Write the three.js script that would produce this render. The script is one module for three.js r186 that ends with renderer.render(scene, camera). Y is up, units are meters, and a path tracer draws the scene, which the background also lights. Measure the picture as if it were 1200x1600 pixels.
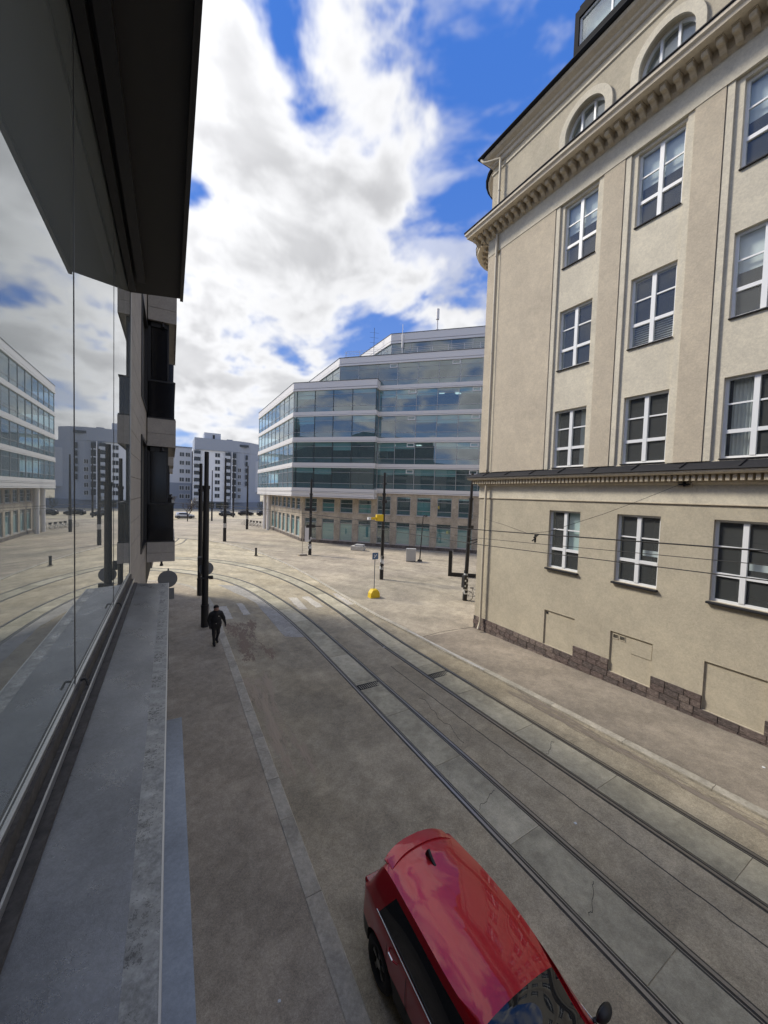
import * as THREE from 'three';
import { mergeGeometries, toCreasedNormals } from 'three/addons/utils/BufferGeometryUtils.js';
import { MarchingCubes } from 'three/addons/objects/MarchingCubes.js';
import { RoundedBoxGeometry } from 'three/addons/geometries/RoundedBoxGeometry.js';
import { ImprovedNoise } from 'three/addons/math/ImprovedNoise.js';

// ---------------------------------------------------------------- camera, sky, sun, exposure
const scene = new THREE.Scene();
const renderer = new THREE.WebGLRenderer({ antialias: true });
renderer.toneMapping = THREE.LinearToneMapping;
renderer.toneMappingExposure = 4.15;
renderer.shadowMap.enabled = true;
const R = Math.PI / 180;
const camera = new THREE.PerspectiveCamera(107.35, 0.75, 0.05, 900);
camera.position.set(0, 7, 0);
camera.rotation.set(-2.5 * R, -29.58 * R, 1.87 * R, 'YXZ');

const SUN = new THREE.Vector3(-0.65, 0.90, -0.76).normalize();
const sun = new THREE.DirectionalLight(new THREE.Color(1, 0.93, 0.80), 1.0);
sun.position.copy(SUN).multiplyScalar(160);
sun.castShadow = true;
sun.shadow.radius = 20;
sun.shadow.mapSize.set(4096, 4096);
Object.assign(sun.shadow.camera, { left: -90, right: 90, top: 90, bottom: -90, near: 1, far: 400 });
scene.add(sun, sun.target);

const noiser = new ImprovedNoise();
const N3 = (x, y, z) => noiser.noise(x, y, z);
function fbm(x, y, z, oct, gain = 0.5) { let a = 1, s = 0, t = 0; for (let i = 0; i < oct; i++) { s += a * N3(x, y, z); t += a; a *= gain; x = x * 2.03 + 7.1; y = y * 2.03 + 3.7; z = z * 2.03; } return s / t; }
const smooth = (a, b, x) => { const t = Math.min(1, Math.max(0, (x - a) / (b - a))); return t * t * (3 - 2 * t); };
const lerp = (a, b, t) => a + (b - a) * t;

const SKY = 0.29;
function makeSky() {
  // cloud banks as the photograph shows them, by direction: x, y, z, angular size, weight
  const banks = [[0.279, 0.516, -0.81, 0.2, 1.0], [0.071, 0.439, -0.896, 0.169, 1.0], [0.054, 0.687, -0.725, 0.089, 0.9], [0.136, 0.616, -0.776, 0.09, 0.7], [0.079, 0.244, -0.967, 0.123, 0.9],
    [0.245, 0.293, -0.924, 0.103, 0.9], [0.152, 0.151, -0.977, 0.136, 1.0], [0.538, 0.484, -0.691, 0.099, 0.7], [0.337, 0.727, -0.598, 0.08, -0.35], [0.371, 0.614, -0.697, 0.072, 0.5],
    [0.442, 0.663, -0.604, 0.057, 0.3], [0.264, 0.753, -0.603, 0.06, -0.4], [0.477, 0.452, -0.754, 0.087, 0.6], [0.208, 0.689, -0.694, 0.075, -1.7], [0.444, 0.728, -0.522, 0.092, -1.1],
    [0.492, 0.589, -0.641, 0.076, -1.0], [0.521, 0.736, -0.431, 0.119, -0.9], [0.319, 0.659, -0.682, 0.043, -0.5], [0.415, 0.389, -0.822, 0.067, -1.0], [0.49, 0.41, -0.769, 0.059, -0.6],
    [0.212, 0.337, -0.917, 0.041, -0.5], [0.028, 0.206, -0.978, 0.032, -0.5], [0.492, 0.627, -0.604, 0.06, -0.8], [0.147, 0.756, -0.638, 0.039, -0.6], [0.387, 0.394, -0.834, 0.058, -0.5]];
  const Wd = 2048, Hd = 1024, data = new Float32Array(Wd * Hd * 4);
  for (let j = 0; j < Hd; j++) {
    const el = ((j + 0.5) / Hd - 0.5) * Math.PI, dy = Math.sin(el), c = Math.cos(el);
    for (let i = 0; i < Wd; i++) {
      const az = ((i + 0.5) / Wd - 0.5) * 2 * Math.PI, dx = Math.cos(az) * c, dz = Math.sin(az) * c, o = (j * Wd + i) * 4;
      let r, g, b;
      if (dy < -0.02) { r = 0.06; g = 0.058; b = 0.053; } else {
        const h = Math.max(0, dy);
        const t = Math.pow(1 - h, 3.2);
        r = lerp(0.05, 0.36, t); g = lerp(0.165, 0.52, t); b = lerp(0.56, 0.80, t);
        const q = 1 / (h + 0.34), px = dx * q * 1.9, pz = dz * q * 1.9;
        const wx = fbm(px * 0.9 + 5, pz * 0.9, 1.3, 3), wz = fbm(px * 0.9, pz * 0.9 + 9, 4.7, 3);
        let n = fbm(px * 1.7 + wx * 0.55, pz * 1.7 + wz * 0.55, 0.5, 8, 0.57) * 2.0;
        // streaky high veil
        const st = fbm((px * 0.6 + pz * 0.8) * 1.6 + wx * 0.8, (px * -0.8 + pz * 0.6) * 3.6 + wz * 0.8, 8.2, 6, 0.6);
        let w = 0;
        for (const [bx, by, bz, s, a] of banks) { const d2 = 2 * (1 - (dx * bx + dy * by + dz * bz)); if (d2 < s * s * 7) w += a * Math.exp(-d2 / (s * s * 0.95)); }
        const bias = -0.02 + 0.44 * Math.max(-1.6, Math.min(0.95, w));
        const lump = n + bias, dens = smooth(-0.10, 0.34, lump), veil = smooth(-0.05, 0.55, st * 1.5 + 0.35 * bias + 0.16) * 0.62;
        const cov = 1 - (1 - dens) * (1 - veil);
        // thick parts grey below, thin parts and rims bright
        const sh = fbm(px * 2.2 + 30 + wx, pz * 2.2 + wz, 2.2, 6, 0.55);
        const glow = Math.max(0, dx * SUN.x + dy * SUN.y + dz * SUN.z);
        const L = SKY * (0.82 - 0.30 * smooth(0.2, 0.95, lump + sh * 0.8) + 0.26 * sh + 0.22 * Math.pow(glow, 5) - 0.10 * (1 - dens));
        r *= SKY; g *= SKY; b *= SKY;
        r = lerp(r, L * 1.0, cov * 0.97); g = lerp(g, L * 1.0, cov * 0.97); b = lerp(b, L * 1.01, cov * 0.96);
        const k = 1 + 0.8 * Math.pow(glow, 12); r *= k; g *= k; b *= k;
      }
      data[o] = r; data[o + 1] = g; data[o + 2] = b; data[o + 3] = 1;
    }
  }
  const t = new THREE.DataTexture(data, Wd, Hd, THREE.RGBAFormat, THREE.FloatType);
  t.mapping = THREE.EquirectangularReflectionMapping; t.magFilter = THREE.LinearFilter; t.minFilter = THREE.LinearFilter; t.wrapS = THREE.RepeatWrapping; t.needsUpdate = true;
  return t;
}
const skyTexture = makeSky();
scene.background = skyTexture; scene.environment = skyTexture;

// ---------------------------------------------------------------- helpers
let seed = 12345;
const rnd = () => { seed = (seed + 0x6d2b79f5) | 0; let t = Math.imul(seed ^ (seed >>> 15), 1 | seed); t = (t + Math.imul(t ^ (t >>> 7), 61 | t)) ^ t; return ((t ^ (t >>> 14)) >>> 0) / 4294967296; };
const rr = (a, b) => a + (b - a) * rnd();
const taken = {};
const numbered = (n) => { if (!(n in taken)) { taken[n] = 0; return n; } return n + '_' + String(++taken[n]).padStart(3, '0'); };
function mesh(name, geo, m, parent) { const o = new THREE.Mesh(geo, m); o.name = parent ? name : numbered(name); o.castShadow = o.receiveShadow = true; (parent ?? scene).add(o); return o; }
function group(name, parent, [x, y, z] = [0, 0, 0], turn = 0) { const o = new THREE.Group(); o.name = parent ? name : numbered(name); o.position.set(x, y, z); o.rotation.y = turn; (parent ?? scene).add(o); return o; }
function tag(o, label, category, grp) { o.userData.label = label; o.userData.category = category; if (grp) o.userData.group = grp; return o; }
function structure(o, label) { o.userData.kind = 'structure'; if (label) o.userData.label = label; return o; }
function copy(o, label, pos, turn) { const c = o.clone(); c.userData = { ...o.userData, label }; c.name = numbered(o.name.replace(/_\d{3}$/, '')); scene.add(c); if (pos) c.position.set(...pos); if (turn !== undefined) c.rotation.y = turn; return c; }
function boxUV(g, s = 1) {   // uv in metres by the way a face points
  if (g.index) g = g.toNonIndexed();
  const p = g.attributes.position, uv = new Float32Array(p.count * 2), a = new THREE.Vector3(), b = new THREE.Vector3(), c = new THREE.Vector3();
  for (let i = 0; i < p.count; i += 3) {
    a.fromBufferAttribute(p, i); b.fromBufferAttribute(p, i + 1); c.fromBufferAttribute(p, i + 2);
    const n = b.clone().sub(a).cross(c.clone().sub(a)), ax = Math.abs(n.x), ay = Math.abs(n.y), az = Math.abs(n.z);
    [a, b, c].forEach((v, k) => { const [u, w] = ay >= ax && ay >= az ? [v.x, v.z] : ax >= az ? [v.z, v.y] : [v.x, v.y]; uv[(i + k) * 2] = u * s; uv[(i + k) * 2 + 1] = w * s; });
  }
  g.setAttribute('uv', new THREE.BufferAttribute(uv, 2)); if (!g.attributes.normal) g.computeVertexNormals();
  return g;
}
const B = (x0, x1, y0, y1, z0, z1) => { const g = new THREE.BoxGeometry(Math.abs(x1 - x0), Math.abs(y1 - y0), Math.abs(z1 - z0)); g.translate((x0 + x1) / 2, (y0 + y1) / 2, (z0 + z1) / 2); return boxUV(g); };
const RB = (w, h, d, r, x = 0, y = 0, z = 0) => { const g = new RoundedBoxGeometry(w, h, d, 2, r); g.translate(x, y, z); return boxUV(g); };
const cyl = (r0, r1, y0, y1, x, z, n = 14) => { const g = new THREE.CylinderGeometry(r1, r0, y1 - y0, n); g.translate(x, (y0 + y1) / 2, z); return boxUV(g); };
const merge = (l) => mergeGeometries(l.map((g) => { if (g.index) g = g.toNonIndexed(); for (const k of Object.keys(g.attributes)) if (!['position', 'normal', 'uv'].includes(k)) g.deleteAttribute(k); return g; }));
function tube(pts, r, seg = 6, closed = false) { const c = new THREE.CatmullRomCurve3(pts.map((p) => new THREE.Vector3(...p)), closed, 'catmullrom', 0.1); return new THREE.TubeGeometry(c, Math.max(2, pts.length * 4), r, seg, closed); }
function bar(a, b, w, d = w) { const A = new THREE.Vector3(...a), Bv = new THREE.Vector3(...b), dir = Bv.clone().sub(A), L = dir.length(); const g = new THREE.BoxGeometry(w, L, d); g.applyQuaternion(new THREE.Quaternion().setFromUnitVectors(new THREE.Vector3(0, 1, 0), dir.normalize())); g.translate((A.x + Bv.x) / 2, (A.y + Bv.y) / 2, (A.z + Bv.z) / 2); return boxUV(g); }
// extrude a flat polygon [[x, z], ...] between two heights
function slab(poly, y0, y1) { const s = new THREE.Shape(poly.map(([x, z]) => new THREE.Vector2(x, -z))); const g = new THREE.ExtrudeGeometry(s, { depth: y1 - y0, bevelEnabled: false }); g.rotateX(-Math.PI / 2); g.translate(0, y0, 0); return boxUV(g); }
// sweep a profile [[out, y], ...] along a path [[x, z], ...]; out points to the left of the walking direction
function sweep(path, profile, closed = true) {
  const P = path.map(([x, z]) => new THREE.Vector2(x, z)), pos = [], m = profile.length, K = closed ? m : m - 1;
  const off = P.map((p, i) => {
    const d0 = i > 0 ? p.clone().sub(P[i - 1]).normalize() : null, d1 = i < P.length - 1 ? P[i + 1].clone().sub(p).normalize() : null;
    const n0 = d0 && new THREE.Vector2(d0.y, -d0.x), n1 = d1 && new THREE.Vector2(d1.y, -d1.x);
    if (!n0) return n1; if (!n1) return n0;
    const s = n0.clone().add(n1).normalize(); return s.multiplyScalar(1 / Math.max(0.35, s.dot(n0)));
  });
  const v = (i, k) => { const [o, y] = profile[k % m]; return [P[i].x + off[i].x * o, y, P[i].y + off[i].y * o]; };
  for (let i = 0; i < P.length - 1; i++) for (let k = 0; k < K; k++) pos.push(...v(i, k), ...v(i + 1, k), ...v(i + 1, k + 1), ...v(i, k), ...v(i + 1, k + 1), ...v(i, k + 1));
  if (closed) for (const i of [0, P.length - 1]) { const tri = THREE.ShapeUtils.triangulateShape(profile.map(([a, b]) => new THREE.Vector2(a, b)), []); for (const t of tri) for (const k of t) pos.push(...v(i, k)); }
  const g = new THREE.BufferGeometry(); g.setAttribute('position', new THREE.Float32BufferAttribute(pos, 3)); g.computeVertexNormals();
  return boxUV(g);
}

// textures: tileable noise baked to maps
function tileNoise(size, cell, sd) {   // one octave of tileable value noise
  const n = Math.max(1, Math.round(size / cell)), grid = new Float32Array(n * n); let s = sd * 7919 + 17;
  for (let i = 0; i < n * n; i++) { s = (Math.imul(s, 1664525) + 1013904223) | 0; grid[i] = ((s >>> 8) & 0xffff) / 65535; }
  return (x, y) => { const u = x / size * n, v = y / size * n, i = Math.floor(u), j = Math.floor(v), f = u - i, g = v - j, a = f * f * (3 - 2 * f), b = g * g * (3 - 2 * g), at = (p, q) => grid[((q % n) + n) % n * n + ((p % n) + n) % n]; return lerp(lerp(at(i, j), at(i + 1, j), a), lerp(at(i, j + 1), at(i + 1, j + 1), a), b); };
}
function bake(size, octaves, shade, sd = 1) {   // octaves: [[cell px, weight], ...]; shade(n, x, y, fine) -> [r, g, b] 0..1
  const fs = octaves.map(([c, w], i) => [c > 1 ? tileNoise(size, c, sd + i * 13) : null, w]), data = new Uint8Array(size * size * 4); let s = sd * 31 + 5;
  for (let y = 0; y < size; y++) for (let x = 0; x < size; x++) {
    let n = 0; s = (Math.imul(s, 1664525) + 1013904223) | 0; const white = ((s >>> 8) & 0xffff) / 65535 - 0.5;
    for (const [f, w] of fs) n += w * (f ? f(x, y) - 0.5 : white);
    const c = shade(n, x, y, white); for (let k = 0; k < 3; k++) data[(y * size + x) * 4 + k] = Math.max(0, Math.min(255, c[k] * 255)); data[(y * size + x) * 4 + 3] = 255;
  }
  const t = new THREE.DataTexture(data, size, size); t.wrapS = t.wrapT = THREE.RepeatWrapping; t.magFilter = THREE.LinearFilter; t.minFilter = THREE.LinearMipmapLinearFilter; t.generateMipmaps = true; t.needsUpdate = true;
  return t;
}
const grey = (a) => (n) => [a + n, a + n, a + n];
const srgb = (t) => { t.colorSpace = THREE.SRGBColorSpace; return t; };
const rep = (t, metres) => { const c = t.clone(); c.repeat.set(1 / metres, 1 / metres); c.needsUpdate = true; return c; };
const asphaltMap = srgb(bake(1024, [[256, 0.10], [96, 0.10], [32, 0.08], [8, 0.08], [3, 0.12], [1, 0.13]], (n, x, y, w) => { const v = 0.80 + n + (w > 0.485 ? 0.16 : w < -0.47 ? -0.2 : 0); return [v, v * 0.99, v * 0.975]; }, 3));
const plasterMap = srgb(bake(1024, [[340, 0.06], [120, 0.05], [40, 0.04], [10, 0.05], [4, 0.06], [1, 0.05]], (n) => { const v = 0.90 + n; return [v, v, v * (1 - n * 0.08)]; }, 9));
const plasterBump = bake(512, [[20, 0.25], [7, 0.5], [3, 0.5], [1, 0.3]], grey(0.5), 21);
const grainBump = bake(512, [[24, 0.2], [8, 0.4], [3, 0.5], [1, 0.5]], grey(0.5), 33);
const stoneMap = srgb(bake(512, [[128, 0.2], [40, 0.22], [12, 0.2], [4, 0.2], [1, 0.12]], (n) => { const v = 0.78 + n; return [v, v * 0.985, v * 0.985]; }, 41));
const metalMap = srgb(bake(1024, [[300, 0.10], [90, 0.16], [30, 0.16], [10, 0.10], [3, 0.08], [1, 0.05]], (n) => { const v = 0.82 + n; return [v, v, v]; }, 55));
const metalRough = bake(1024, [[300, 0.25], [90, 0.3], [26, 0.35], [7, 0.25], [2, 0.15]], grey(0.62), 57);
const sillMap = srgb(bake(1024, [[340, 0.16], [128, 0.10], [40, 0.05], [12, 0.05], [4, 0.07], [1, 0.07]], (n) => { const v = 0.84 + n; return [v, v, v]; }, 83));
const sillRough = bake(512, [[170, 0.3], [60, 0.25], [12, 0.12], [3, 0.15], [1, 0.1]], grey(0.72), 85);
const concreteMap = srgb(bake(1024, [[300, 0.12], [100, 0.12], [30, 0.10], [9, 0.06], [3, 0.08], [1, 0.10]], (n) => { const v = 0.82 + n; return [v, v * 0.995, v * 0.98]; }, 71));

const gritAlpha = bake(512, [[110, 0.5], [40, 0.5], [14, 0.5], [5, 0.5], [2, 0.35]], (n, x, y) => { const u = Math.abs(x / 256 - 1), v = Math.abs(y / 256 - 1), e = Math.max(0, 1 - Math.pow(Math.max(u, v), 3)); const a = 0.62 * e + n * 1.1 * (0.4 + 0.6 * e) - 0.02; return [a, a, a]; }, 91);
const C = (r, g, b) => new THREE.Color().setRGB(r, g, b);
const std = (r, g, b, roughness = 0.85, more = {}) => new THREE.MeshStandardMaterial({ color: C(r, g, b), roughness, ...more });
const phys = (r, g, b, roughness, more = {}) => new THREE.MeshPhysicalMaterial({ color: C(r, g, b), roughness, ...more });
const M = {
  asphalt: std(0.57, 0.505, 0.375, 0.92, { map: rep(asphaltMap, 5), vertexColors: true, bumpMap: rep(grainBump, 1.1), bumpScale: 0.004 }),
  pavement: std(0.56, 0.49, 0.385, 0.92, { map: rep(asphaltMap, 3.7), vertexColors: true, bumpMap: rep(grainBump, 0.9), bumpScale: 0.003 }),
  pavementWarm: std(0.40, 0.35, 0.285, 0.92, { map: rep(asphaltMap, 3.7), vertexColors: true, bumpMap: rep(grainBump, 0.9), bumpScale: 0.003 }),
  plaza: std(0.6, 0.53, 0.415, 0.95, { map: rep(asphaltMap, 7.3), vertexColors: true, bumpMap: rep(grainBump, 1.4), bumpScale: 0.004 }),
  slab: std(0.62, 0.575, 0.435, 0.9, { map: rep(concreteMap, 4.1), bumpMap: rep(grainBump, 1), bumpScale: 0.003 }),
  slab2: std(0.57, 0.53, 0.4, 0.9, { map: rep(concreteMap, 3.3), bumpMap: rep(grainBump, 1), bumpScale: 0.003 }),
  slab3: std(0.65, 0.605, 0.465, 0.9, { map: rep(concreteMap, 5.2), bumpMap: rep(grainBump, 1), bumpScale: 0.003 }),
  kerb: std(0.7, 0.645, 0.54, 0.88, { map: rep(concreteMap, 1.3), bumpMap: rep(grainBump, 0.7), bumpScale: 0.004 }),
  kerb2: std(0.63, 0.585, 0.49, 0.88, { map: rep(concreteMap, 1.7), bumpMap: rep(grainBump, 0.7), bumpScale: 0.004 }),
  rail: std(0.30, 0.29, 0.28, 0.34, { metalness: 0.9 }),
  groove: std(0.025, 0.023, 0.02, 0.9),
  bitumen: std(0.085, 0.08, 0.07, 0.85, { map: rep(asphaltMap, 2) }),
  paint: std(0.78, 0.745, 0.66, 0.85, { map: rep(asphaltMap, 1.7), bumpMap: rep(grainBump, 0.9), bumpScale: 0.003 }),
  kerbPaint: std(0.80, 0.785, 0.74, 0.8, { map: rep(asphaltMap, 1.2) }),
  lightPatch: std(0.52, 0.51, 0.475, 0.9, { map: rep(asphaltMap, 3.1), bumpMap: rep(grainBump, 1), bumpScale: 0.004 }),
  dirt: std(0.27, 0.21, 0.155, 0.97, { map: rep(asphaltMap, 0.9), bumpMap: rep(grainBump, 0.6), bumpScale: 0.01 }),
  plaster: std(0.78, 0.715, 0.575, 0.93, { map: rep(plasterMap, 6), bumpMap: rep(plasterBump, 0.5), bumpScale: 0.004 }),
  plasterTan: std(0.68, 0.59, 0.455, 0.94, { map: rep(plasterMap, 4.7), bumpMap: rep(plasterBump, 0.45), bumpScale: 0.006 }),
  plasterLow: std(0.6, 0.535, 0.41, 0.94, { map: rep(plasterMap, 5.6), bumpMap: rep(plasterBump, 0.5), bumpScale: 0.005 }),
  trimStone: std(0.78, 0.69, 0.545, 0.9, { map: rep(plasterMap, 2.3), bumpMap: rep(plasterBump, 0.6), bumpScale: 0.003 }),
  modillion: std(0.66, 0.57, 0.43, 0.92, { map: rep(plasterMap, 1.3), bumpMap: rep(plasterBump, 0.5), bumpScale: 0.003 }),
  baseStone: [[0.27, 0.21, 0.19], [0.33, 0.265, 0.235], [0.23, 0.19, 0.175], [0.37, 0.305, 0.27]].map((c) => std(...c, 0.95, { map: rep(stoneMap, 0.9), bumpMap: rep(grainBump, 0.35), bumpScale: 0.02 })),
  mortar: std(0.06, 0.052, 0.047, 0.97),
  whitePaint: std(0.74, 0.75, 0.76, 0.45),
  windowGlass: phys(0.86, 0.92, 0.93, 0.0, { transmission: 1, metalness: 0.07, ior: 1.6, specularIntensity: 1 }),
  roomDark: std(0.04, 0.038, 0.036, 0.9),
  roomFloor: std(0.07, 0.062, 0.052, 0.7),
  curtain: std(0.46, 0.47, 0.46, 0.95, { side: THREE.DoubleSide }),
  blindTeal: std(0.50, 0.60, 0.58, 0.9),
  blindWhite: std(0.62, 0.64, 0.64, 0.9),
  sheetMetal: phys(0.022, 0.022, 0.025, 0.75, { specularIntensity: 0.4 }),
  roofMetal: phys(0.014, 0.0145, 0.017, 0.8, { specularIntensity: 0.25 }),
  pipe: std(0.50, 0.445, 0.345, 0.55),
  // left building
  facadeGlass: phys(0.62, 0.70, 0.72, 0.0, { transmission: 1, metalness: 0.5, ior: 1.8, specularIntensity: 1 }),
  planks: [[0.46, 0.43, 0.395], [0.48, 0.448, 0.41], [0.44, 0.414, 0.38]].map((c) => std(...c, 0.75, { map: rep(plasterMap, 3) })),
  darkWall: std(0.10, 0.098, 0.095, 0.8, { map: rep(plasterMap, 3) }),
  darkFrame: std(0.022, 0.022, 0.024, 0.45, { metalness: 0.2 }),
  soffit: std(0.026, 0.025, 0.025, 0.7),
  balconyGlass: std(0.010, 0.010, 0.012, 0.12),
  sill: std(0.27, 0.285, 0.31, 0.46, { metalness: 0.8, map: rep(sillMap, 1.3), roughnessMap: rep(sillRough, 0.9), bumpMap: rep(grainBump, 0.12), bumpScale: 0.0004 }),
  sillEdge: std(0.50, 0.51, 0.50, 0.6, { metalness: 0.5, map: rep(metalMap, 0.45), roughnessMap: rep(metalRough, 0.4) }),
  alu: std(0.52, 0.52, 0.51, 0.35, { metalness: 0.85 }),
  aluDull: std(0.12, 0.11, 0.098, 0.7, { metalness: 0.2, map: rep(metalMap, 0.5) }),
  flashing: std(0.30, 0.345, 0.41, 0.42, { metalness: 0.55, map: rep(sillMap, 2.1) }),
  steel: std(0.23, 0.24, 0.25, 0.5, { metalness: 0.6 }),
  // office building with glass bands
  bandMetal: std(0.7, 0.68, 0.665, 0.5, { metalness: 0.15 }),
  bandTrim: std(0.48, 0.47, 0.465, 0.5, { metalness: 0.2 }),
  officeGlass: phys(0.46, 0.68, 0.72, 0.0, { transmission: 1, metalness: 0.16, ior: 2.3, specularIntensity: 1 }),
  officeWarm: std(0.6, 0.525, 0.43, 0.9, { map: rep(concreteMap, 3.6), bumpMap: rep(grainBump, 0.9), bumpScale: 0.004 }),
  officePlinth: std(0.23, 0.20, 0.175, 0.9, { map: rep(stoneMap, 2.1) }),
  spandrel: std(0.13, 0.155, 0.17, 0.6),
  frosted: std(0.24, 0.45, 0.41, 0.35),
  frostedPale: std(0.52, 0.62, 0.59, 0.4),
  officeDark: std(0.022, 0.026, 0.027, 0.85),
  officeCeil: std(0.42, 0.42, 0.40, 0.9),
  mullion: std(0.42, 0.43, 0.44, 0.45, { metalness: 0.4 }),
  mullionDark: std(0.06, 0.07, 0.075, 0.45, { metalness: 0.4 }),
  lampGlow: new THREE.MeshStandardMaterial({ color: C(0.8, 0.8, 0.78), emissive: C(0.9, 0.9, 0.85), emissiveIntensity: 0.3 }),
  pole: std(0.014, 0.013, 0.014, 0.55),
  wire: std(0.020, 0.020, 0.020, 0.6),
  yellow: std(0.72, 0.50, 0.02, 0.55),
  signBack: std(0.24, 0.245, 0.25, 0.5, { metalness: 0.4 }),
  boxGrey: std(0.42, 0.42, 0.41, 0.6),
};
// ---------------------------------------------------------------- ground, road, pavements, tram tracks
const ROAD = -0.07;
const gy = (x, z) => 0.037 * Math.min(20, Math.max(0, z + 15)) * smooth(2, 12, x);
function drape(g, off = 0) { const p = g.attributes.position; for (let i = 0; i < p.count; i++) p.setY(i, p.getY(i) + gy(p.getX(i), p.getZ(i)) + off); g.computeVertexNormals(); return g; }
function gridMesh(nu, nv, at, col) {   // at(u, v) -> [x, y, z]; col(x, z) -> [r, g, b]
  const pos = [], uv = [], cs = [], idx = [];
  for (let j = 0; j <= nv; j++) for (let i = 0; i <= nu; i++) { const [x, y, z] = at(i / nu, j / nv); pos.push(x, y, z); uv.push(x, z); cs.push(...col(x, z)); }
  for (let j = 0; j < nv; j++) for (let i = 0; i < nu; i++) { const a = j * (nu + 1) + i, b = a + 1, c = a + nu + 1, d = c + 1; idx.push(a, b, c, b, d, c); }
  const g = new THREE.BufferGeometry(); g.setIndex(idx); g.setAttribute('position', new THREE.Float32BufferAttribute(pos, 3)); g.setAttribute('uv', new THREE.Float32BufferAttribute(uv, 2)); g.setAttribute('color', new THREE.Float32BufferAttribute(cs, 3)); g.computeVertexNormals();
  if (g.attributes.normal.getY(0) < 0) { for (let i = 0; i < idx.length; i += 3) [idx[i], idx[i + 1]] = [idx[i + 1], idx[i]]; g.setIndex(idx); g.computeVertexNormals(); }
  return g;
}
const breaks = (l) => { const o = []; for (let k = 0; k < l.length - 1; k++) { const [a, , n] = l[k], b = l[k + 1][0]; for (let i = 0; i < n; i++) o.push(a + (b - a) * i / n); } o.push(l[l.length - 1][0]); return o; };
const at1 = (l, t) => { const f = t * (l.length - 1), i = Math.min(l.length - 2, Math.floor(f)); return lerp(l[i], l[i + 1], f - i); };
// worn asphalt: patches, lanes rubbed along the street, drifted grit
function roadTone(x, z) {
  const a = fbm(x * 0.5, z * 0.22, 1.1, 4), b = fbm(x * 2.3, z * 0.35, 6.1, 3), c = fbm(x * 0.12, z * 0.12, 3.3, 3);
  const dust = smooth(-0.05, 0.45, fbm(x * 0.35 + 4, z * 0.3, 9.9, 4) + 0.1);
  const far = smooth(-28, -29.2, z + 7 * fbm(x * 0.3, z * 0.3, 5.5, 4));   // sunlit brightening painted over the gritty surfacing beyond the crossing, ragged edge
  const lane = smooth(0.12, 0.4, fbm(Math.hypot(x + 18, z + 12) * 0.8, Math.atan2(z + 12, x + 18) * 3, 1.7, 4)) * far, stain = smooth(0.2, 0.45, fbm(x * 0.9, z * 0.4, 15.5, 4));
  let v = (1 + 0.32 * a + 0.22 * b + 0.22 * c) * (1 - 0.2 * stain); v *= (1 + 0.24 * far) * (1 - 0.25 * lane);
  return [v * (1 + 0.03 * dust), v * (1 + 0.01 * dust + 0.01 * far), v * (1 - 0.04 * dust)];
}
{
  const xs = breaks([[-400, 0, 6], [-40, 0, 10], [0, 0, 60], [14, 0, 12], [60, 0, 6], [400, 0, 0]]), zs = breaks([[80, 0, 8], [6, 0, 60], [-24, 0, 90], [-70, 0, 30], [-120, 0, 12], [-700, 0, 0]]);
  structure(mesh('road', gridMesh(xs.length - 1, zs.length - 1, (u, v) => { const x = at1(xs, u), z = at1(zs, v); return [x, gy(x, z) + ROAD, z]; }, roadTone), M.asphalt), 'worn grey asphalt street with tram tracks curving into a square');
}
const curve2 = (pts, step) => { const c = new THREE.CatmullRomCurve3(pts.map(([x, z]) => new THREE.Vector3(x, 0, z)), false, 'centripetal'); const n = Math.round(c.getLength() / step); return c.getSpacedPoints(n).map((p) => [p.x, p.z]); };
const kerbRightPts = [[11.3, 30], [11.3, 0], [11.28, -4], [11.2, -9], [11.05, -13], [10.97, -16.2], [10.66, -19.5], [10.6, -23.7], [10.4, -31.5], [9.7, -40.1], [8.3, -47.3], [4.9, -56.6], [-3, -64.5], [-14, -69]];
const kerbLeftPts = [[2.06, 30], [2.06, 0], [2.06, -10], [2.06, -19], [2.0, -25.5], [1.55, -29], [0.2, -31.6], [-2, -33.3], [-9, -35.6]];
// pavements
function paveTone(sd) { return (x, z) => { const a = fbm(x * 0.6 + sd, z * 0.3, 2.1, 4), b = fbm(x * 0.17, z * 0.17 + sd, 4.4, 3), c = fbm(x * 3 + sd, z * 2.2, 7.7, 2); const v = 1 + 0.22 * a + 0.22 * b + 0.12 * c; return [v * (1 + 0.03 * b), v, v * (1 - 0.04 * b)]; }; }
{
  const L = curve2(kerbLeftPts, 0.5), n = L.length - 1;
  const g = gridMesh(14, n, (u, v) => { const [x1, z1] = L[Math.round(v * n)]; const x0 = -9, z0 = v * n < 100 ? z1 : Math.max(z1, -36); return [lerp(x1 + 0.02, x0, u), 0, lerp(z1, z0, u)]; }, paveTone(3));
  structure(mesh('pavement', g, M.pavement), 'dark asphalt pavement below the glazed facade');
}
{
  const L = curve2(kerbRightPts, 0.5).filter(([, z]) => z > -15.2), n = L.length - 1;
  structure(mesh('pavement', gridMesh(16, n, (u, v) => { const [x1, z1] = L[Math.round(v * n)], x = lerp(x1, 15.2, u); return [x, gy(x, z1), z1]; }, paveTone(40)), M.pavementWarm), 'asphalt pavement along the cream plastered building');
}
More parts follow.
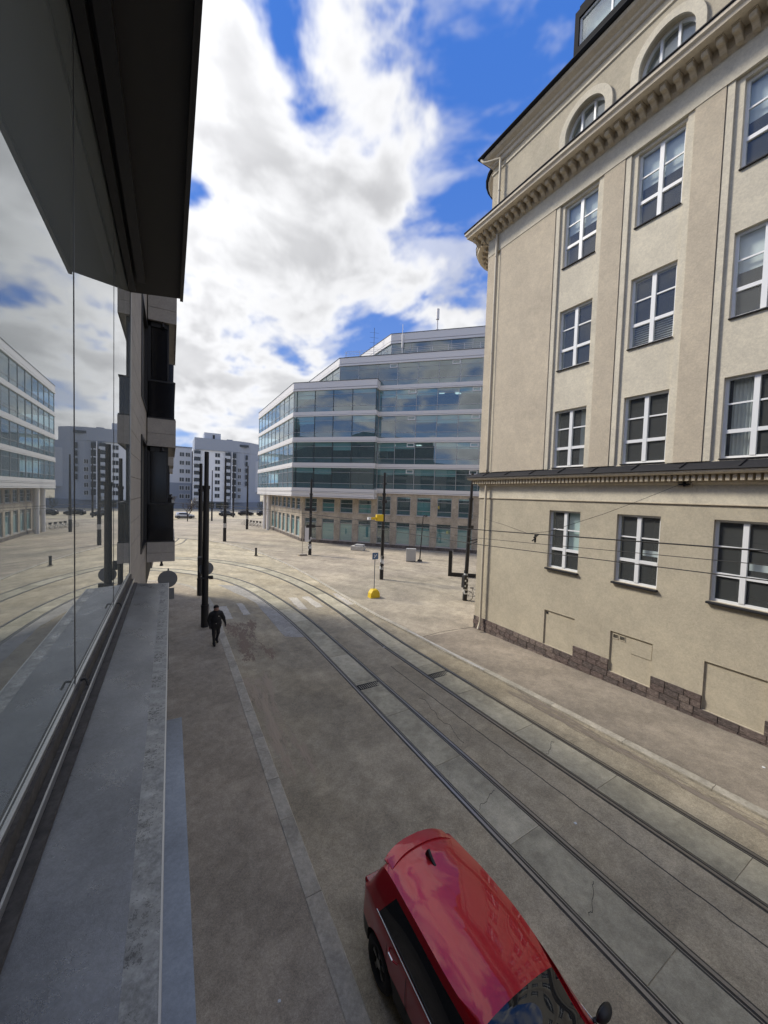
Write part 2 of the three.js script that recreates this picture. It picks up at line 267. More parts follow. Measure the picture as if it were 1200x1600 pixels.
function plazaTone(x, z) {
  // tyre lines and swept grit that follow the curve of the tracks
  const r = Math.hypot(x + 18, z + 12), s = fbm(r * 0.9, Math.atan2(z + 12, x + 18) * 3, 1.7, 4), s2 = fbm(x * 0.5 + z * 0.12, z * 0.14 - x * 0.03, 7.3, 3);
  const a = fbm(x * 0.3, z * 0.3, 2.2, 5), b = fbm(x * 0.07, z * 0.07, 8.8, 3), spots = smooth(0.28, 0.5, fbm(x * 0.8, z * 0.5, 5.1, 4));
  const tyre = smooth(0.10, 0.34, s) * 0.24, smear = smooth(0.16, 0.42, fbm(x * 0.22 - z * 0.06, z * 0.5 + x * 0.09, 12.3, 4)) * 0.22;
  const v = (1 + 0.18 * s + 0.2 * s2 + 0.28 * a + 0.25 * b) * (1 - 0.34 * spots) * (1 - tyre) * (1 - smear);
  return [v * (1 + 0.05 * b), v, v * (1 - 0.06 * a)];
}
{
  const pin = curve2(kerbRightPts, 0.5).filter(([, z]) => z <= -14.9), pout = curve2([[78, -15], [78, -30], [78, -60], [70, -90], [20, -100], [-14, -92]], 0.5), n = 150;
  const pick = (l, v) => { const f = v * (l.length - 1), i = Math.min(l.length - 2, Math.floor(f)); return [lerp(l[i][0], l[i + 1][0], f - i), lerp(l[i][1], l[i + 1][1], f - i)]; };
  structure(mesh('square', gridMesh(150, n, (u, v) => { const a = pick(pin, v), b = pick(pout, v), t = Math.pow(u, 1.5); return [lerp(a[0], b[0], t), -0.003, lerp(a[1], b[1], t)]; }, plazaTone), M.plaza), 'dusty beige paved square in front of the glass office building');
}
// kerb stones one by one
function kerb(label, pts, inner, outer, top, bottom, mats, zmin, zmax, long) {
  const g = structure(group('kerb'), label), P = curve2(pts, 0.25); let i = 0;
  while (i < P.length - 2) {
    let k = Math.min(P.length - 1, i + Math.round(rr(...long) / 0.25)); const piece = P.slice(i, k + 1).map((p) => [...p]); i = k;
    if (piece.length < 2 || piece[0][1] > zmax || piece[0][1] < zmin) continue;
    const e = 0.006, last = piece.length - 1, dx = piece[last][0] - piece[last - 1][0], dz = piece[last][1] - piece[last - 1][1], d = Math.hypot(dx, dz);
    piece[last][0] -= dx / d * 2 * e; piece[last][1] -= dz / d * 2 * e;
    const j = rr(-0.006, 0.006), c = 0.018;
    const geo = drape(sweep(piece, [[inner, bottom], [outer, bottom], [outer, top + j - c], [outer - c, top + j], [inner + c, top + j], [inner, top + j - c]]));
    mesh('kerbstone', toCreasedNormals(geo, 0.5), mats[rnd() < 0.5 ? 0 : 1], g);
  }
  return g;
}
kerb('pale granite kerb between pavement and street below the glazed facade', kerbLeftPts, -0.31, 0.0, 0.012, -0.16, [M.kerb, M.kerb2], -36, 12, [1.3, 2.2]);
kerb('granite kerb along the pavement of the cream building and the square', kerbRightPts, 0.0, 0.24, 0.012, -0.16, [M.kerb, M.kerb2], -66, 6, [1.6, 2.6]);
// tram tracks
const trackA = [[6.42, 30], [6.42, 0], [6.42, -10], [6.42, -16], [6.26, -20.5], [5.88, -24.5], [5.1, -28.8], [3.9, -32.2], [2.1, -35], [-0.3, -37.4], [-4, -39.6], [-12, -42]];
const trackB = [[9.26, 30], [9.26, 0], [9.25, -10], [9.28, -16], [9.3, -21], [9.02, -26.5], [8.2, -31.5], [6.8, -36], [4.5, -40], [1.2, -43.2], [-4, -46], [-14, -48.5]];
const trackC = [[14.0, -100], [9.6, -88], [6.5, -80], [4.0, -73], [2.4, -67.5], [1.6, -61], [0.4, -54.5], [-3, -49.5]];
function track(label, pts, slabs, step = 0.5) {
  const g = structure(group('tram_track'), label), P = curve2(pts, step), r = ROAD;
  for (const s of [-1, 1]) {
    const strip = (a, b, y0, y1) => drape(sweep(P, [[a, y0], [b, y0], [b, y1], [a, y1]]));
    const c = s * 0.515;
    mesh('bitumen_seal', strip(c - 0.085, c + 0.085, r - 0.02, r + 0.005), M.bitumen, g);
    const rail = mesh('rail', strip(s > 0 ? c - 0.008 : c - 0.05, s > 0 ? c + 0.05 : c + 0.008, r - 0.02, r + 0.015), M.rail, g);
    mesh('flange_lip', strip(s > 0 ? c - 0.062 : c + 0.047, s > 0 ? c - 0.047 : c + 0.062, r - 0.02, r + 0.012), M.rail, rail);
  }
  if (slabs) {
    const n = Math.round(2.4 / step); let k = 0;
    for (let i = 0; i + 1 < P.length; i += n, k++) {
      const q = P.slice(i, i + n + 1).map((p) => [...p]); if (q.length < 2 || q[0][1] > 8) continue;
      const l = q.length - 1, dx = q[l][0] - q[l - 1][0], dz = q[l][1] - q[l - 1][1], d = Math.hypot(dx, dz); q[l][0] -= dx / d * 0.014; q[l][1] -= dz / d * 0.014;
      mesh('concrete_slab', drape(sweep(q, [[-0.425, r - 0.03], [0.425, r - 0.03], [0.425, r + 0.009], [-0.425, r + 0.009]])), [M.slab, M.slab2, M.slab3][k * 7 % 3], g);
    }
  }
  return g;
}
track('tram track with pale concrete slabs nearer the red car, bending left at the square', trackA, true);
track('tram track with pale concrete slabs nearer the cream building, bending left at the square', trackB, true);
track('tram track arcing across the far end of the square', trackC, false);
// flat marks and repairs, each a sheet a few millimetres above the surface it lies on
function patch(name, pts, m, y, wobble = 0, sub = 1) {
  const out = []; for (let i = 0; i < pts.length; i++) { const a = pts[i], b = pts[(i + 1) % pts.length]; for (let k = 0; k < sub; k++) { const t = k / sub, x = lerp(a[0], b[0], t), z = lerp(a[1], b[1], t); out.push([x + wobble * fbm(x * 2.1, z * 2.1, 3.1, 3), z + wobble * fbm(x * 2.1, z * 2.1, 8.1, 3)]); } }
  return mesh(name, drape(slab(out, y - 0.012, y)), m);
}
const stripes = [[[2.58, -24.5], [3.03, -24.5], [3.03, -21.9], [2.58, -21.9]], [[3.62, -24.8], [4.0, -24.7], [4.03, -22.3], [3.66, -22.3]], [[6.93, -24.85], [7.42, -24.7], [7.33, -21.9], [6.86, -22.1]], [[7.8, -24.7], [8.25, -24.65], [8.4, -22.1], [7.86, -22.0]], [[10.02, -24.7], [10.5, -24.6], [10.48, -21.75], [9.92, -21.8]]];
['at the kerb beside the walking person', 'second from the kerb beside the walking person', 'just right of the nearer tram track', 'between the two tram tracks, nearer the far track', 'at the kerb by the yellow sign foot'].forEach((w, i) => { const o = patch('crosswalk_stripe', stripes[i], M.paint, ROAD + 0.0045, 0.12, 8); o.userData.group = 'worn crosswalk stripes'; tag(o, 'worn white crosswalk stripe ' + w, 'road marking'); });
tag(patch('asphalt_repair', [[3.1, -30.4], [5.0, -28.9], [5.62, -24.8], [5.8, -21.5], [5.85, -17.6], [4.9, -18.1], [4.75, -24.5]], M.lightPatch, ROAD + 0.003, 0.12, 10), 'pale grey asphalt repair beside the bending tram track', 'asphalt patch');
function grit(name, x0, x1, z0, z1, label, c) {   // drift of grit: a thin sheet with a ragged, speckled outline
  const g = gridMesh(6, 24, (u, v) => { const x = lerp(x0, x1, u), z = lerp(z0, z1, v); return [x, gy(x, z) + ROAD + 0.0035, z]; }, () => [1, 1, 1]), uv = g.attributes.uv; for (let j = 0; j <= 24; j++) for (let i = 0; i <= 6; i++) uv.setXY(j * 7 + i, i / 6, j / 24);
  return tag(mesh(name, g, std(...c, 0.97, { alphaMap: gritAlpha, alphaTest: 0.5, side: THREE.DoubleSide, bumpMap: gritAlpha, bumpScale: 0.008 })), label, 'dirt');
}
grit('grit_patch', 2.34, 4.3, -21.9, -15.2, 'brown drift of wet grit in the gutter by the walking person', [0.23, 0.172, 0.125]);
grit('grit_patch', 2.30, 3.5, -15.4, -8.0, 'thin reddish-brown grit along the left kerb in front of the walking person', [0.40, 0.325, 0.24]);
grit('gutter_grit', 10.45, 11.08, -10.5, 1.5, 'dark strip of grit in the gutter along the right kerb', [0.25, 0.21, 0.165]);
tag(patch('kerb_line', [[10.745, -16.1], [10.9, -10.8], [11.02, -10.8], [10.865, -16.1]], M.kerbPaint, 0.0225), 'white painted line on the kerb near the corner of the cream building', 'road marking');
for (const [x, z, w] of [[6.42, -12, 'nearer the car'], [9.26, -11.45, 'nearer the cream building']]) {
  const g = group('rail_drain', null, [x, ROAD + gy(x, z) + 0.004, z]); tag(g, 'dark steel drain box across the tram track ' + w, 'drain');
  mesh('frame', merge([B(-0.44, 0.44, -0.02, 0.013, -0.17, -0.14), B(-0.44, 0.44, -0.02, 0.013, 0.14, 0.17)]), M.sheetMetal, g);
  for (let k = 0; k < 11; k++) mesh('slat', B(-0.42 + k * 0.08, -0.38 + k * 0.08, -0.02, 0.011, -0.14, 0.14), M.sheetMetal, g);
}
// seams of old trenches in the asphalt
for (const [pts, w] of [[[[8.05, 2], [8.02, -5], [7.98, -9], [7.95, -13]], 'between the two tram tracks'], [[[10.97, -15.05], [12.3, -15.25], [14.4, -15.1]], 'from the kerb to the corner of the cream building']]) {
  const P = curve2(pts, 0.2).map(([x, z]) => [x + 0.03 * N3(x * 3, z * 3, 1), z + 0.03 * N3(x * 3, z * 3, 5)]), o = mesh('asphalt_seam', drape(sweep(P, [[-0.011, -0.02], [0.011, -0.02], [0.011, 0.004], [-0.011, 0.004]]), w[0] === 'b' ? ROAD : 0), M.bitumen); tag(o, 'thin dark seam in the asphalt ' + w, 'seam');
}
for (const [x, z, a, L, y, w] of [[6.05, -5.9, 0.35, 0.75, ROAD + 0.0125, 'across a concrete slab beside the red car'], [6.1, -3.35, 0.5, 0.7, ROAD + 0.0125, 'across the concrete slab nearest the red car'], [8.85, -6.3, 0.4, 0.7, ROAD + 0.0125, 'across a slab of the farther track'], [7.3, -7.8, 1.45, 2.6, ROAD + 0.0035, 'between the tracks, short and wavy']]) {
  const P = []; for (let i = 0; i <= 28; i++) { const t = i / 28 * L, wob = 0.2 * fbm(x * 3 + t * 5, z * 3, 2.2, 4); P.push([x + Math.cos(a) * t - Math.sin(a) * wob, z - Math.sin(a) * t + Math.cos(a) * wob]); }
  tag(mesh('crack', drape(sweep(P, [[-0.0035, -0.01], [0.0035, -0.01], [0.0035, 0], [-0.0035, 0]]), y), M.groove), 'hairline crack ' + w, 'crack');
}
for (const [x, z, s, w] of [[7.55, -4.6, 0.045, 'between the tram tracks'], [1.35, -4.85, 0.028, 'on the left pavement'], [8.7, -14.9, 0.06, 'by the far track'], [13.1, -3.2, 0.05, 'on the right pavement']]) {
  const g = new THREE.IcosahedronGeometry(s, 1); const p = g.attributes.position; for (let i = 0; i < p.count; i++) { const k = 0.7 + 0.5 * N3(p.getX(i) * 60, p.getY(i) * 60, p.getZ(i) * 60 + x); p.setXYZ(i, p.getX(i) * k, p.getY(i) * 0.2 * k, p.getZ(i) * k); } g.computeVertexNormals();
  const o = mesh('litter', boxUV(g), M.blindWhite); o.position.set(x, gy(x, z) + (x > 2.1 && x < 11.2 ? ROAD : 0) + s * 0.2, z); tag(o, 'crumpled scrap of pale litter lying ' + w, 'litter');
}
tag(patch('lawn', [[-30, -84], [0, -83], [7.5, -83], [12, -90], [17, -97.5], [4, -98], [-30, -99]], std(0.14, 0.13, 0.055, 0.95, { map: rep(stoneMap, 3) }), ROAD + 0.06, 0.5, 6), 'strip of yellow-green winter grass beyond the square', 'lawn').userData.kind = 'structure';
// ---------------------------------------------------------------- cream plastered building on the right
const WX = 14.39, WZ = -15.05;
{
  const b = group('plastered_building', null, [0, 0, 0]); tag(b, 'cream plastered classical building with white grid windows and a bracketed cornice', 'building');
  const cols = []; for (let k = 0; k < 7; k++) cols.push([-10.72 + 2.865 * k, -9.29 + 2.865 * k]);
  const floors = [[4.11, 6.6], [8.44, 10.85], [12.57, 15.05], [16.83, 19.38]];
  const ZE = 9.6;
  // a wall sheet in the z-y plane with openings; z runs to the right of the shape, front face at x, thickness behind it
  function wallSheet(z0, z1, y0, y1, holes, x, thick, m, name = 'wall') {
    const s = new THREE.Shape([[z0, y0], [z1, y0], [z1, y1], [z0, y1]].map(([a, c]) => new THREE.Vector2(a, c)));
    for (const h of holes) s.holes.push(h);
    const g = new THREE.ExtrudeGeometry(s, { depth: thick, bevelEnabled: false, curveSegments: 24 }); g.rotateY(-Math.PI / 2); g.scale(1, 1, 1);   // shape x -> z, depth -> -x
    g.translate(x + thick, 0, 0);
    return mesh(name, boxUV(g), m, b);
  }
  const rect = (a, c, d, e) => new THREE.Path([[a, d], [c, d], [c, e], [a, e]].map(([p, q]) => new THREE.Vector2(p, q)));
  // ground storey with window openings and blind niches
  wallSheet(WZ, ZE, -0.4, 7.06, [...cols.map(([a, c]) => rect(a, c, ...floors[0])), ...cols.map(([a, c]) => rect(a, c, 0.7, 2.22))], WX, 0.45, M.plasterLow);
  wallSheet(WZ, ZE, 7.06, 8.38, [], WX - 0.03, 0.48, M.plaster, 'frieze');
  // upper storeys: recessed bays between tan pilaster fields
  wallSheet(WZ, ZE, 8.38, 19.5, cols.flatMap(([a, c]) => floors.slice(1).map((f) => rect(a, c, ...f))), WX, 0.45, M.plaster);
  const fields = [[WZ + 0.82, -11.1], ...cols.slice(0, 6).map(([, c], i) => [c + 0.27, cols[i + 1][0] - 0.40])];
  for (const [a, c] of fields) {
    mesh('pilaster', B(WX - 0.10, WX - 0.003, 8.382, 19.5, a, c), M.plasterTan, b);
    mesh('pilaster_edge', B(WX - 0.075, WX - 0.003, 8.382, 19.495, c + 0.02, c + 0.20), M.plaster, b);
    if (a > WZ + 1) mesh('pilaster_edge', B(WX - 0.06, WX - 0.003, 8.382, 19.495, a - 0.20, a - 0.002), M.plaster, b);
  }
  mesh('corner_strip', B(WX - 0.10, WX - 0.003, 8.382, 19.5, WZ - 0.003, WZ + 0.5), M.plasterTan, b);
  wallSheet(WZ, ZE, 19.5, 20.5, [], WX - 0.12, 0.55, M.plaster, 'frieze');
  // attic with round-headed windows
  const arch = (zc, r) => { const p = new THREE.Path(); p.moveTo(zc - r, 21.3); p.lineTo(zc + r, 21.3); p.lineTo(zc + r, 22.2); p.absarc(zc, 22.2, r, 0, Math.PI, false); p.lineTo(zc - r, 21.3); return p; };
  const acs = cols.map(([a, c]) => (a + c) / 2);
  wallSheet(WZ, ZE, 20.5, 24.35, acs.map((z) => arch(z, 0.86)), WX, 0.45, M.plasterLow, 'attic_wall');
  for (const zc of acs) {
    const s = new THREE.Shape(); s.moveTo(zc - 1.12, 21.2); s.lineTo(zc + 1.12, 21.2); s.lineTo(zc + 1.12, 22.2); s.absarc(zc, 22.2, 1.12, 0, Math.PI, false); s.lineTo(zc - 1.12, 21.2); s.holes.push(arch(zc, 0.84));
    const g = new THREE.ExtrudeGeometry(s, { depth: 0.09, bevelEnabled: false, curveSegments: 24 }); g.rotateY(-Math.PI / 2); g.translate(WX, 0, 0); mesh('arch_surround', boxUV(g), M.plaster, b);
    const w = group('arched_window', b, [WX + 0.27, 0, zc]);
    const ring = new THREE.Shape(); ring.absarc(0, 22.2, 0.86, 0, Math.PI, false); ring.lineTo(-0.86, 21.3); ring.lineTo(0.86, 21.3); ring.closePath();
    const hole = new THREE.Path(); hole.absarc(0, 22.2, 0.78, 0, Math.PI, false); hole.lineTo(-0.78, 21.3); hole.lineTo(0.78, 21.3); ring.holes.push(hole);
    const rg = new THREE.ExtrudeGeometry(ring, { depth: 0.08, bevelEnabled: false, curveSegments: 20 }); rg.rotateY(-Math.PI / 2);
    const bars = [-0.27, 0.27].map((z) => B(-0.09, 0.0, 21.3, 22.2 + Math.sqrt(0.8 * 0.8 - z * z), z - 0.04, z + 0.04));
    mesh('frame', merge([boxUV(rg), ...bars]), M.whitePaint, w);
    const pg = new THREE.ShapeGeometry(new THREE.Shape(hole.getPoints(20)), 20); pg.rotateY(-Math.PI / 2); pg.translate(-0.02, 0, 0); mesh('pane', boxUV(pg), M.windowGlass, w);
    mesh('curtain', B(0.25, 0.26, 21.3, 23.1, -0.8, 0.8), M.blindWhite, w);
  }
  // windows: white frame, six panes, sill
  const glassPane = (w, h) => new THREE.PlaneGeometry(w, h);
  function windowUnit(a, c, y0, y1, low, dress) {
    const w = c - a, h = y1 - y0, g = group('window', b, [WX + 0.16, y0, (a + c) / 2]), f = 0.075, x0 = -0.035, x1 = 0.045, Z = w / 2;
    const t1 = h * 0.335, t2 = h * 0.675;   // thick transom low, thin bar high
    const bars = [B(x0, x1, 0, h, -Z, -Z + f), B(x0, x1, 0, h, Z - f, Z), B(x0, x1, 0, f, -Z + f, Z - f), B(x0, x1, h - f, h, -Z + f, Z - f), B(x0 - 0.02, x1, f, h - f, -0.065, 0.065)];
    for (const [p, q] of [[-Z + f, -0.065], [0.065, Z - f]]) { bars.push(B(x0 - 0.012, x1 - 0.01, t1 - 0.055, t1 + 0.055, p, q), B(x0 + 0.01, x1 - 0.02, t2 - 0.024, t2 + 0.024, p, q)); }
    mesh('frame', merge(bars), M.whitePaint, g);
    for (const [p, q] of [[-Z + f, -0.065], [0.065, Z - f]]) for (const [l, u] of [[f, t1 - 0.055], [t1 + 0.055, t2 - 0.024], [t2 + 0.024, h - f]]) {
      const pg = glassPane(q - p, u - l); pg.rotateY(-Math.PI / 2 + rr(-0.006, 0.006)); pg.rotateZ(rr(-0.005, 0.005)); pg.translate(0.012, (l + u) / 2, (p + q) / 2); mesh('pane', pg, M.windowGlass, g);
    }
    mesh('sill', low ? RB(0.34, 0.07, w + 0.1, 0.02, -0.11, -0.045, 0) : B(-0.22, 0.0, -0.035, -0.004, -Z, Z), M.sheetMetal, g);
    const folds = (z0, z1, ya, yb, m) => { const n = 22, pos = [], idx = []; for (let i = 0; i <= n; i++) { const z = lerp(z0, z1, i / n), x = 0.26 + 0.035 * Math.sin(i * 1.9); pos.push(x, ya, z, x, yb, z); if (i < n) idx.push(2 * i, 2 * i + 1, 2 * i + 2, 2 * i + 1, 2 * i + 3, 2 * i + 2); } const cg = new THREE.BufferGeometry(); cg.setIndex(idx); cg.setAttribute('position', new THREE.Float32BufferAttribute(pos, 3)); cg.computeVertexNormals(); mesh('curtain', cg, m, g); };
    for (const d of dress) {
      if (d === 'curtain') folds(-Z + 0.1, 0.0, 0.05, h, M.curtain);
      if (d === 'curtain2') folds(0.25, Z - 0.05, 0.05, h, M.curtain);
      if (d === 'roller') mesh('blind', B(0.14, 0.15, h * 0.35, h - 0.05, 0.06, Z - 0.05), M.blindTeal, g);
      if (d === 'top') mesh('blind', B(0.14, 0.15, h * 0.55, h - 0.05, -Z + 0.05, Z - 0.05), M.blindWhite, g);
      if (d === 'strip') mesh('blind', B(0.2, 0.21, h * 0.42, h * 0.5, 0.05, Z - 0.05), M.blindWhite, g);
      if (d === 'louvre') for (let k = 0; k < 9; k++) mesh('slat', B(0.13, 0.17, 0.12 + k * 0.08, 0.13 + k * 0.08, -Z + 0.08, Z - 0.08), M.curtain, g);
    }
  }
  const dress = [[['roller'], ['strip'], ['strip'], [], [], ['top'], []], [['curtain2'], [], ['curtain'], [], [], [], []], [[], ['louvre'], ['top'], [], ['curtain'], [], []], [['top'], ['top'], ['top'], ['top'], [], ['top'], []]];
  floors.forEach(([y0, y1], f) => cols.forEach(([a, c], k) => windowUnit(a, c, y0, y1, f === 0, dress[f][k] ?? [])));
  // blind niches
  cols.slice(0, 6).forEach(([a, c], k) => {
    mesh('niche_panel', B(WX + 0.055, WX + 0.2, 0.70, 2.22, a, c), M.plasterLow, b);
    if (k === 1) {
      for (const z of [a + 0.08, a + 0.32]) { const v = group('vent_grille', b, [WX + 0.05, 2.05, z + 0.1]); mesh('frame', merge([B(-0.012, 0.004, 0.07, 0.09, -0.1, 0.1), B(-0.012, 0.004, -0.09, -0.07, -0.1, 0.1), B(-0.012, 0.004, -0.07, 0.07, -0.1, -0.085), B(-0.012, 0.004, -0.07, 0.07, 0.085, 0.1)]), M.pipe, v); for (let q = 0; q < 4; q++) mesh('slat', B(-0.006, 0.003, -0.05 + q * 0.032, -0.037 + q * 0.032, -0.085, 0.085), M.sheetMetal, v); }
      mesh('hatch', B(WX + 0.035, WX + 0.052, 1.62, 2.14, a + 0.72, c - 0.03), M.plasterLow, b);
    }
    if (k === 0) mesh('vent_grille', B(WX + 0.04, WX + 0.052, 2.05, 2.15, a + 0.06, a + 0.16), M.sheetMetal, b);
  });
  // rough stone plinth, stone by stone
  const rough = []; for (let v = 0; v < 6; v++) { const g = new THREE.BoxGeometry(1, 1, 1, 2, 3, 4), p = g.attributes.position; for (let i = 0; i < p.count; i++) { const x = p.getX(i), y = p.getY(i), z = p.getZ(i), edge = Math.max(Math.abs(y), Math.abs(z)) > 0.49; if (x < 0) p.setX(i, x * (edge ? 0.55 : 0.85 + 0.5 * N3(y * 3 + v * 9, z * 3, v))); p.setY(i, y + (edge ? 0.03 * N3(z * 5, v * 3, y) : 0)); } rough.push(boxUV(g, 0.5)); }
  mesh('plinth_mortar', merge([B(WX - 0.02, WX - 0.002, -0.3, 0.68, WZ - 0.02, 6), ...cols.slice(0, 6).map(([, c], i) => B(WX - 0.02, WX - 0.002, 0.68, 1.1, c, i < 5 ? cols[i + 1][0] : 6))]), M.mortar, b);
  const course = [-0.2, 0.03, 0.25, 0.475, 0.70, 0.915, 1.13];
  for (let r = 0; r < 6; r++) for (let z = WZ - 0.05 + (r % 2) * 0.2; z < 2.5;) {
    let L = rr(0.30, 0.62); const low = r < 4, edges = cols.flatMap(([a, c]) => [a, c]); if (!low) for (const e of edges) if (z < e - 0.02 && z + L > e - 0.16) { L = e - z; break; }
    const zc = z + L / 2, blank = zc < cols[0][1] || cols.some(([a, c]) => zc > a && zc < c), y0 = course[r], h = course[r + 1] - y0;
    if ((low || !blank) && y0 + h > gy(WX, zc) - 0.02 && L > 0.05) { const s = mesh('stone', rough[Math.floor(rnd() * 6)], M.baseStone[Math.floor(rnd() * 4)], b); s.scale.set(rr(0.09, 0.15), h - 0.02, L - 0.022); s.position.set(WX - 0.015, y0 + h / 2, zc); }
    z += L;
  }
  // ledge over the ground storey: sheet metal slope, fascia, dentils
  const bow = []; for (let k = 0; k <= 14; k++) { const a = Math.PI - k / 14 * Math.PI; bow.push([WX + 2.35 + 1.5 * Math.cos(a), WZ - 1.5 * Math.sin(a)]); }
  const path = [[WX, ZE], [WX, WZ], ...bow, [WX + 9, WZ]];
  mesh('ledge_roof', sweep(path, [[-0.02, 8.385], [0.52, 8.15], [0.55, 8.10], [0.52, 8.09], [-0.02, 8.30]]), M.sheetMetal, b);
  for (let z = WZ + 0.7; z < 6; z += 1.43) mesh('roof_seam', bar([WX - 0.03, 8.40, z], [WX - 0.53, 8.165, z], 0.03, 0.025), M.sheetMetal, b);
  mesh('ledge_moulding', sweep(path, [[-0.02, 8.085], [0.50, 8.085], [0.50, 8.04], [0.46, 7.99], [0.40, 7.97], [0.08, 7.97], [0.08, 7.72], [0.04, 7.66], [-0.02, 7.66]]), M.trimStone, b);
  for (let z = WZ - 0.2; z < ZE - 0.2; z += 0.165) mesh('dentil', B(WX - 0.34, WX - 0.07, 7.77, 7.968, z, z + 0.095), M.modillion, b);
  mesh('string_line', B(WX - 0.05, WX - 0.002, 7.035, 7.062, WZ - 0.02, ZE), M.plasterTan, b);
  // main cornice and its brackets
  mesh('cornice', sweep(path, [[-0.02, 21.02], [0.92, 20.98], [0.95, 20.92], [0.95, 20.82], [0.88, 20.76], [0.86, 20.66], [0.24, 20.66], [0.22, 20.40], [0.16, 20.34], [0.12, 20.3], [-0.02, 20.3]]), M.trimStone, b);
  mesh('cornice_flashing', sweep(path, [[-0.02, 21.10], [0.97, 21.01], [0.985, 20.95], [0.965, 20.95], [0.96, 20.99], [-0.02, 21.03]]), M.roofMetal, b);
  const ms = new THREE.Shape(); ms.moveTo(0, 0); ms.lineTo(-0.52, 0); ms.bezierCurveTo(-0.60, -0.08, -0.55, -0.17, -0.44, -0.15); ms.bezierCurveTo(-0.30, -0.12, -0.26, -0.2, -0.14, -0.27); ms.lineTo(0, -0.30); ms.closePath();
  const mg0 = new THREE.ExtrudeGeometry(ms, { depth: 0.13, bevelEnabled: true, bevelSize: 0.012, bevelThickness: 0.012, bevelSegments: 1, curveSegments: 5 }); mg0.translate(0, 0, -0.065);
  const modG = boxUV(merge([mg0, new THREE.BoxGeometry(0.60, 0.045, 0.185).translate(-0.29, 0.018, 0), new THREE.BoxGeometry(0.30, 0.02, 0.05).translate(-0.33, -0.155, 0)]).scale(0.72, 1.05, 1.05));
  for (let z = WZ - 0.58; z < ZE - 0.3; z += 0.3635) { const m = mesh('modillion', modG, M.modillion, b); m.position.set(WX - 0.2, 20.62, z); }
  for (let k = 1; k < 15; k++) { const a = Math.PI - k / 15 * Math.PI, m = mesh('modillion', modG, M.modillion, b); m.position.set(WX + 2.35 + 1.7 * Math.cos(a), 20.62, WZ - 1.7 * Math.sin(a)); m.rotation.y = -(Math.PI - a); }
  for (const x of [0.15, 0.5]) { const m = mesh('modillion', modG, M.modillion, b); m.position.set(WX + x, 20.62, WZ - 0.2); m.rotation.y = -Math.PI / 2; }
  // attic cornice, gutter, mansard roof and dormer
  mesh('attic_cornice', sweep(path, [[-0.02, 24.55], [0.46, 24.55], [0.46, 24.48], [0.40, 24.40], [0.22, 24.30], [0.18, 24.22], [0.10, 24.18], [0.08, 24.02], [0.03, 23.98], [-0.02, 23.98]]), M.trimStone, b);
  mesh('attic_string', sweep(path, [[-0.02, 23.72], [0.05, 23.72], [0.05, 23.64], [-0.02, 23.60]]), M.plaster, b);
  mesh('gutter', sweep(path, [[0.36, 24.62], [0.58, 24.66], [0.60, 24.60], [0.54, 24.52], [0.42, 24.50], [0.36, 24.54]]), M.roofMetal, b);
  {
    const lo = [[WX - 0.42, ZE], [WX - 0.42, WZ - 0.42], [WX + 14, WZ - 0.42], [WX + 14, ZE]], hi = [[WX + 5.4, ZE], [WX + 5.4, WZ + 5.4], [WX + 9, WZ + 5.4], [WX + 9, ZE]], pos = [], V = (p, y) => [p[0], y, p[1]];
    for (let k = 0; k < 3; k++) { const a = V(lo[k], 24.6), c = V(lo[k + 1], 24.6), d = V(hi[k], 28.3), e = V(hi[k + 1], 28.3); pos.push(...a, ...c, ...e, ...a, ...e, ...d); }
    pos.push(...V(hi[0], 28.3), ...V(hi[1], 28.3), ...V(hi[2], 28.3), ...V(hi[0], 28.3), ...V(hi[2], 28.3), ...V(hi[3], 28.3));
    const g = new THREE.BufferGeometry(); g.setAttribute('position', new THREE.Float32BufferAttribute(pos, 3)); g.computeVertexNormals(); mesh('roof', boxUV(g), M.roofMetal, b);
  }
  const dg = group('dormer', b, [0, 0, 0]);
  mesh('body', merge([B(WX + 0.72, WX + 3.4, 25.6, 28.1, -11.25, -11.05), B(WX + 0.72, WX + 3.4, 27.75, 28.2, -11.05, -5.2), B(WX + 0.72, WX + 3.4, 25.6, 26.55, -11.05, -5.2), B(WX + 0.72, WX + 3.4, 25.6, 28.1, -5.4, -5.2), B(WX + 0.72, WX + 0.9, 26.55, 27.75, -8.3, -8.0)]), M.roofMetal, dg);
  mesh('frame', merge([B(WX + 0.8, WX + 0.86, 26.55, 26.63, -11.05, -5.4), B(WX + 0.8, WX + 0.86, 27.67, 27.75, -11.05, -5.4), ...[-11.05, -9.7, -8.4, -7.95, -6.7, -5.48].map((z) => B(WX + 0.8, WX + 0.86, 26.63, 27.67, z, z + 0.08))]), M.whitePaint, dg);
  mesh('pane', B(WX + 0.84, WX + 0.845, 26.6, 27.7, -11.0, -5.4), M.windowGlass, dg);
  mesh('curtain', B(WX + 1.1, WX + 1.11, 26.55, 27.75, -11.0, -5.4), M.curtain, dg);
  // the rest of the block: side wall with its bow, floors, back
  const foot = [[WX + 0.46, ZE], [WX + 0.46, WZ + 0.4], [WX + 0.5, WZ + 0.4], [WX + 14, WZ + 0.4], [WX + 14, ZE]];
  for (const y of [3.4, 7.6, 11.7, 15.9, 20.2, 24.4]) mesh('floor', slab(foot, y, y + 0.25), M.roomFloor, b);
  const north = [[WX + 0.002, WZ], [WX + 0.002, WZ + 0.4], [WX + 14, WZ + 0.4], [WX + 14, WZ], ...[...bow].reverse()];
  mesh('side_wall', slab(north, -0.4, 24.5), M.plasterTan, b);
  mesh('end_wall', B(WX + 0.46, WX + 14, -0.4, 24.4, ZE - 0.3, ZE), M.plasterTan, b);
  mesh('inner_wall', B(WX + 4.2, WX + 4.4, -0.4, 24.4, WZ + 0.4, ZE - 0.3), M.roomDark, b);
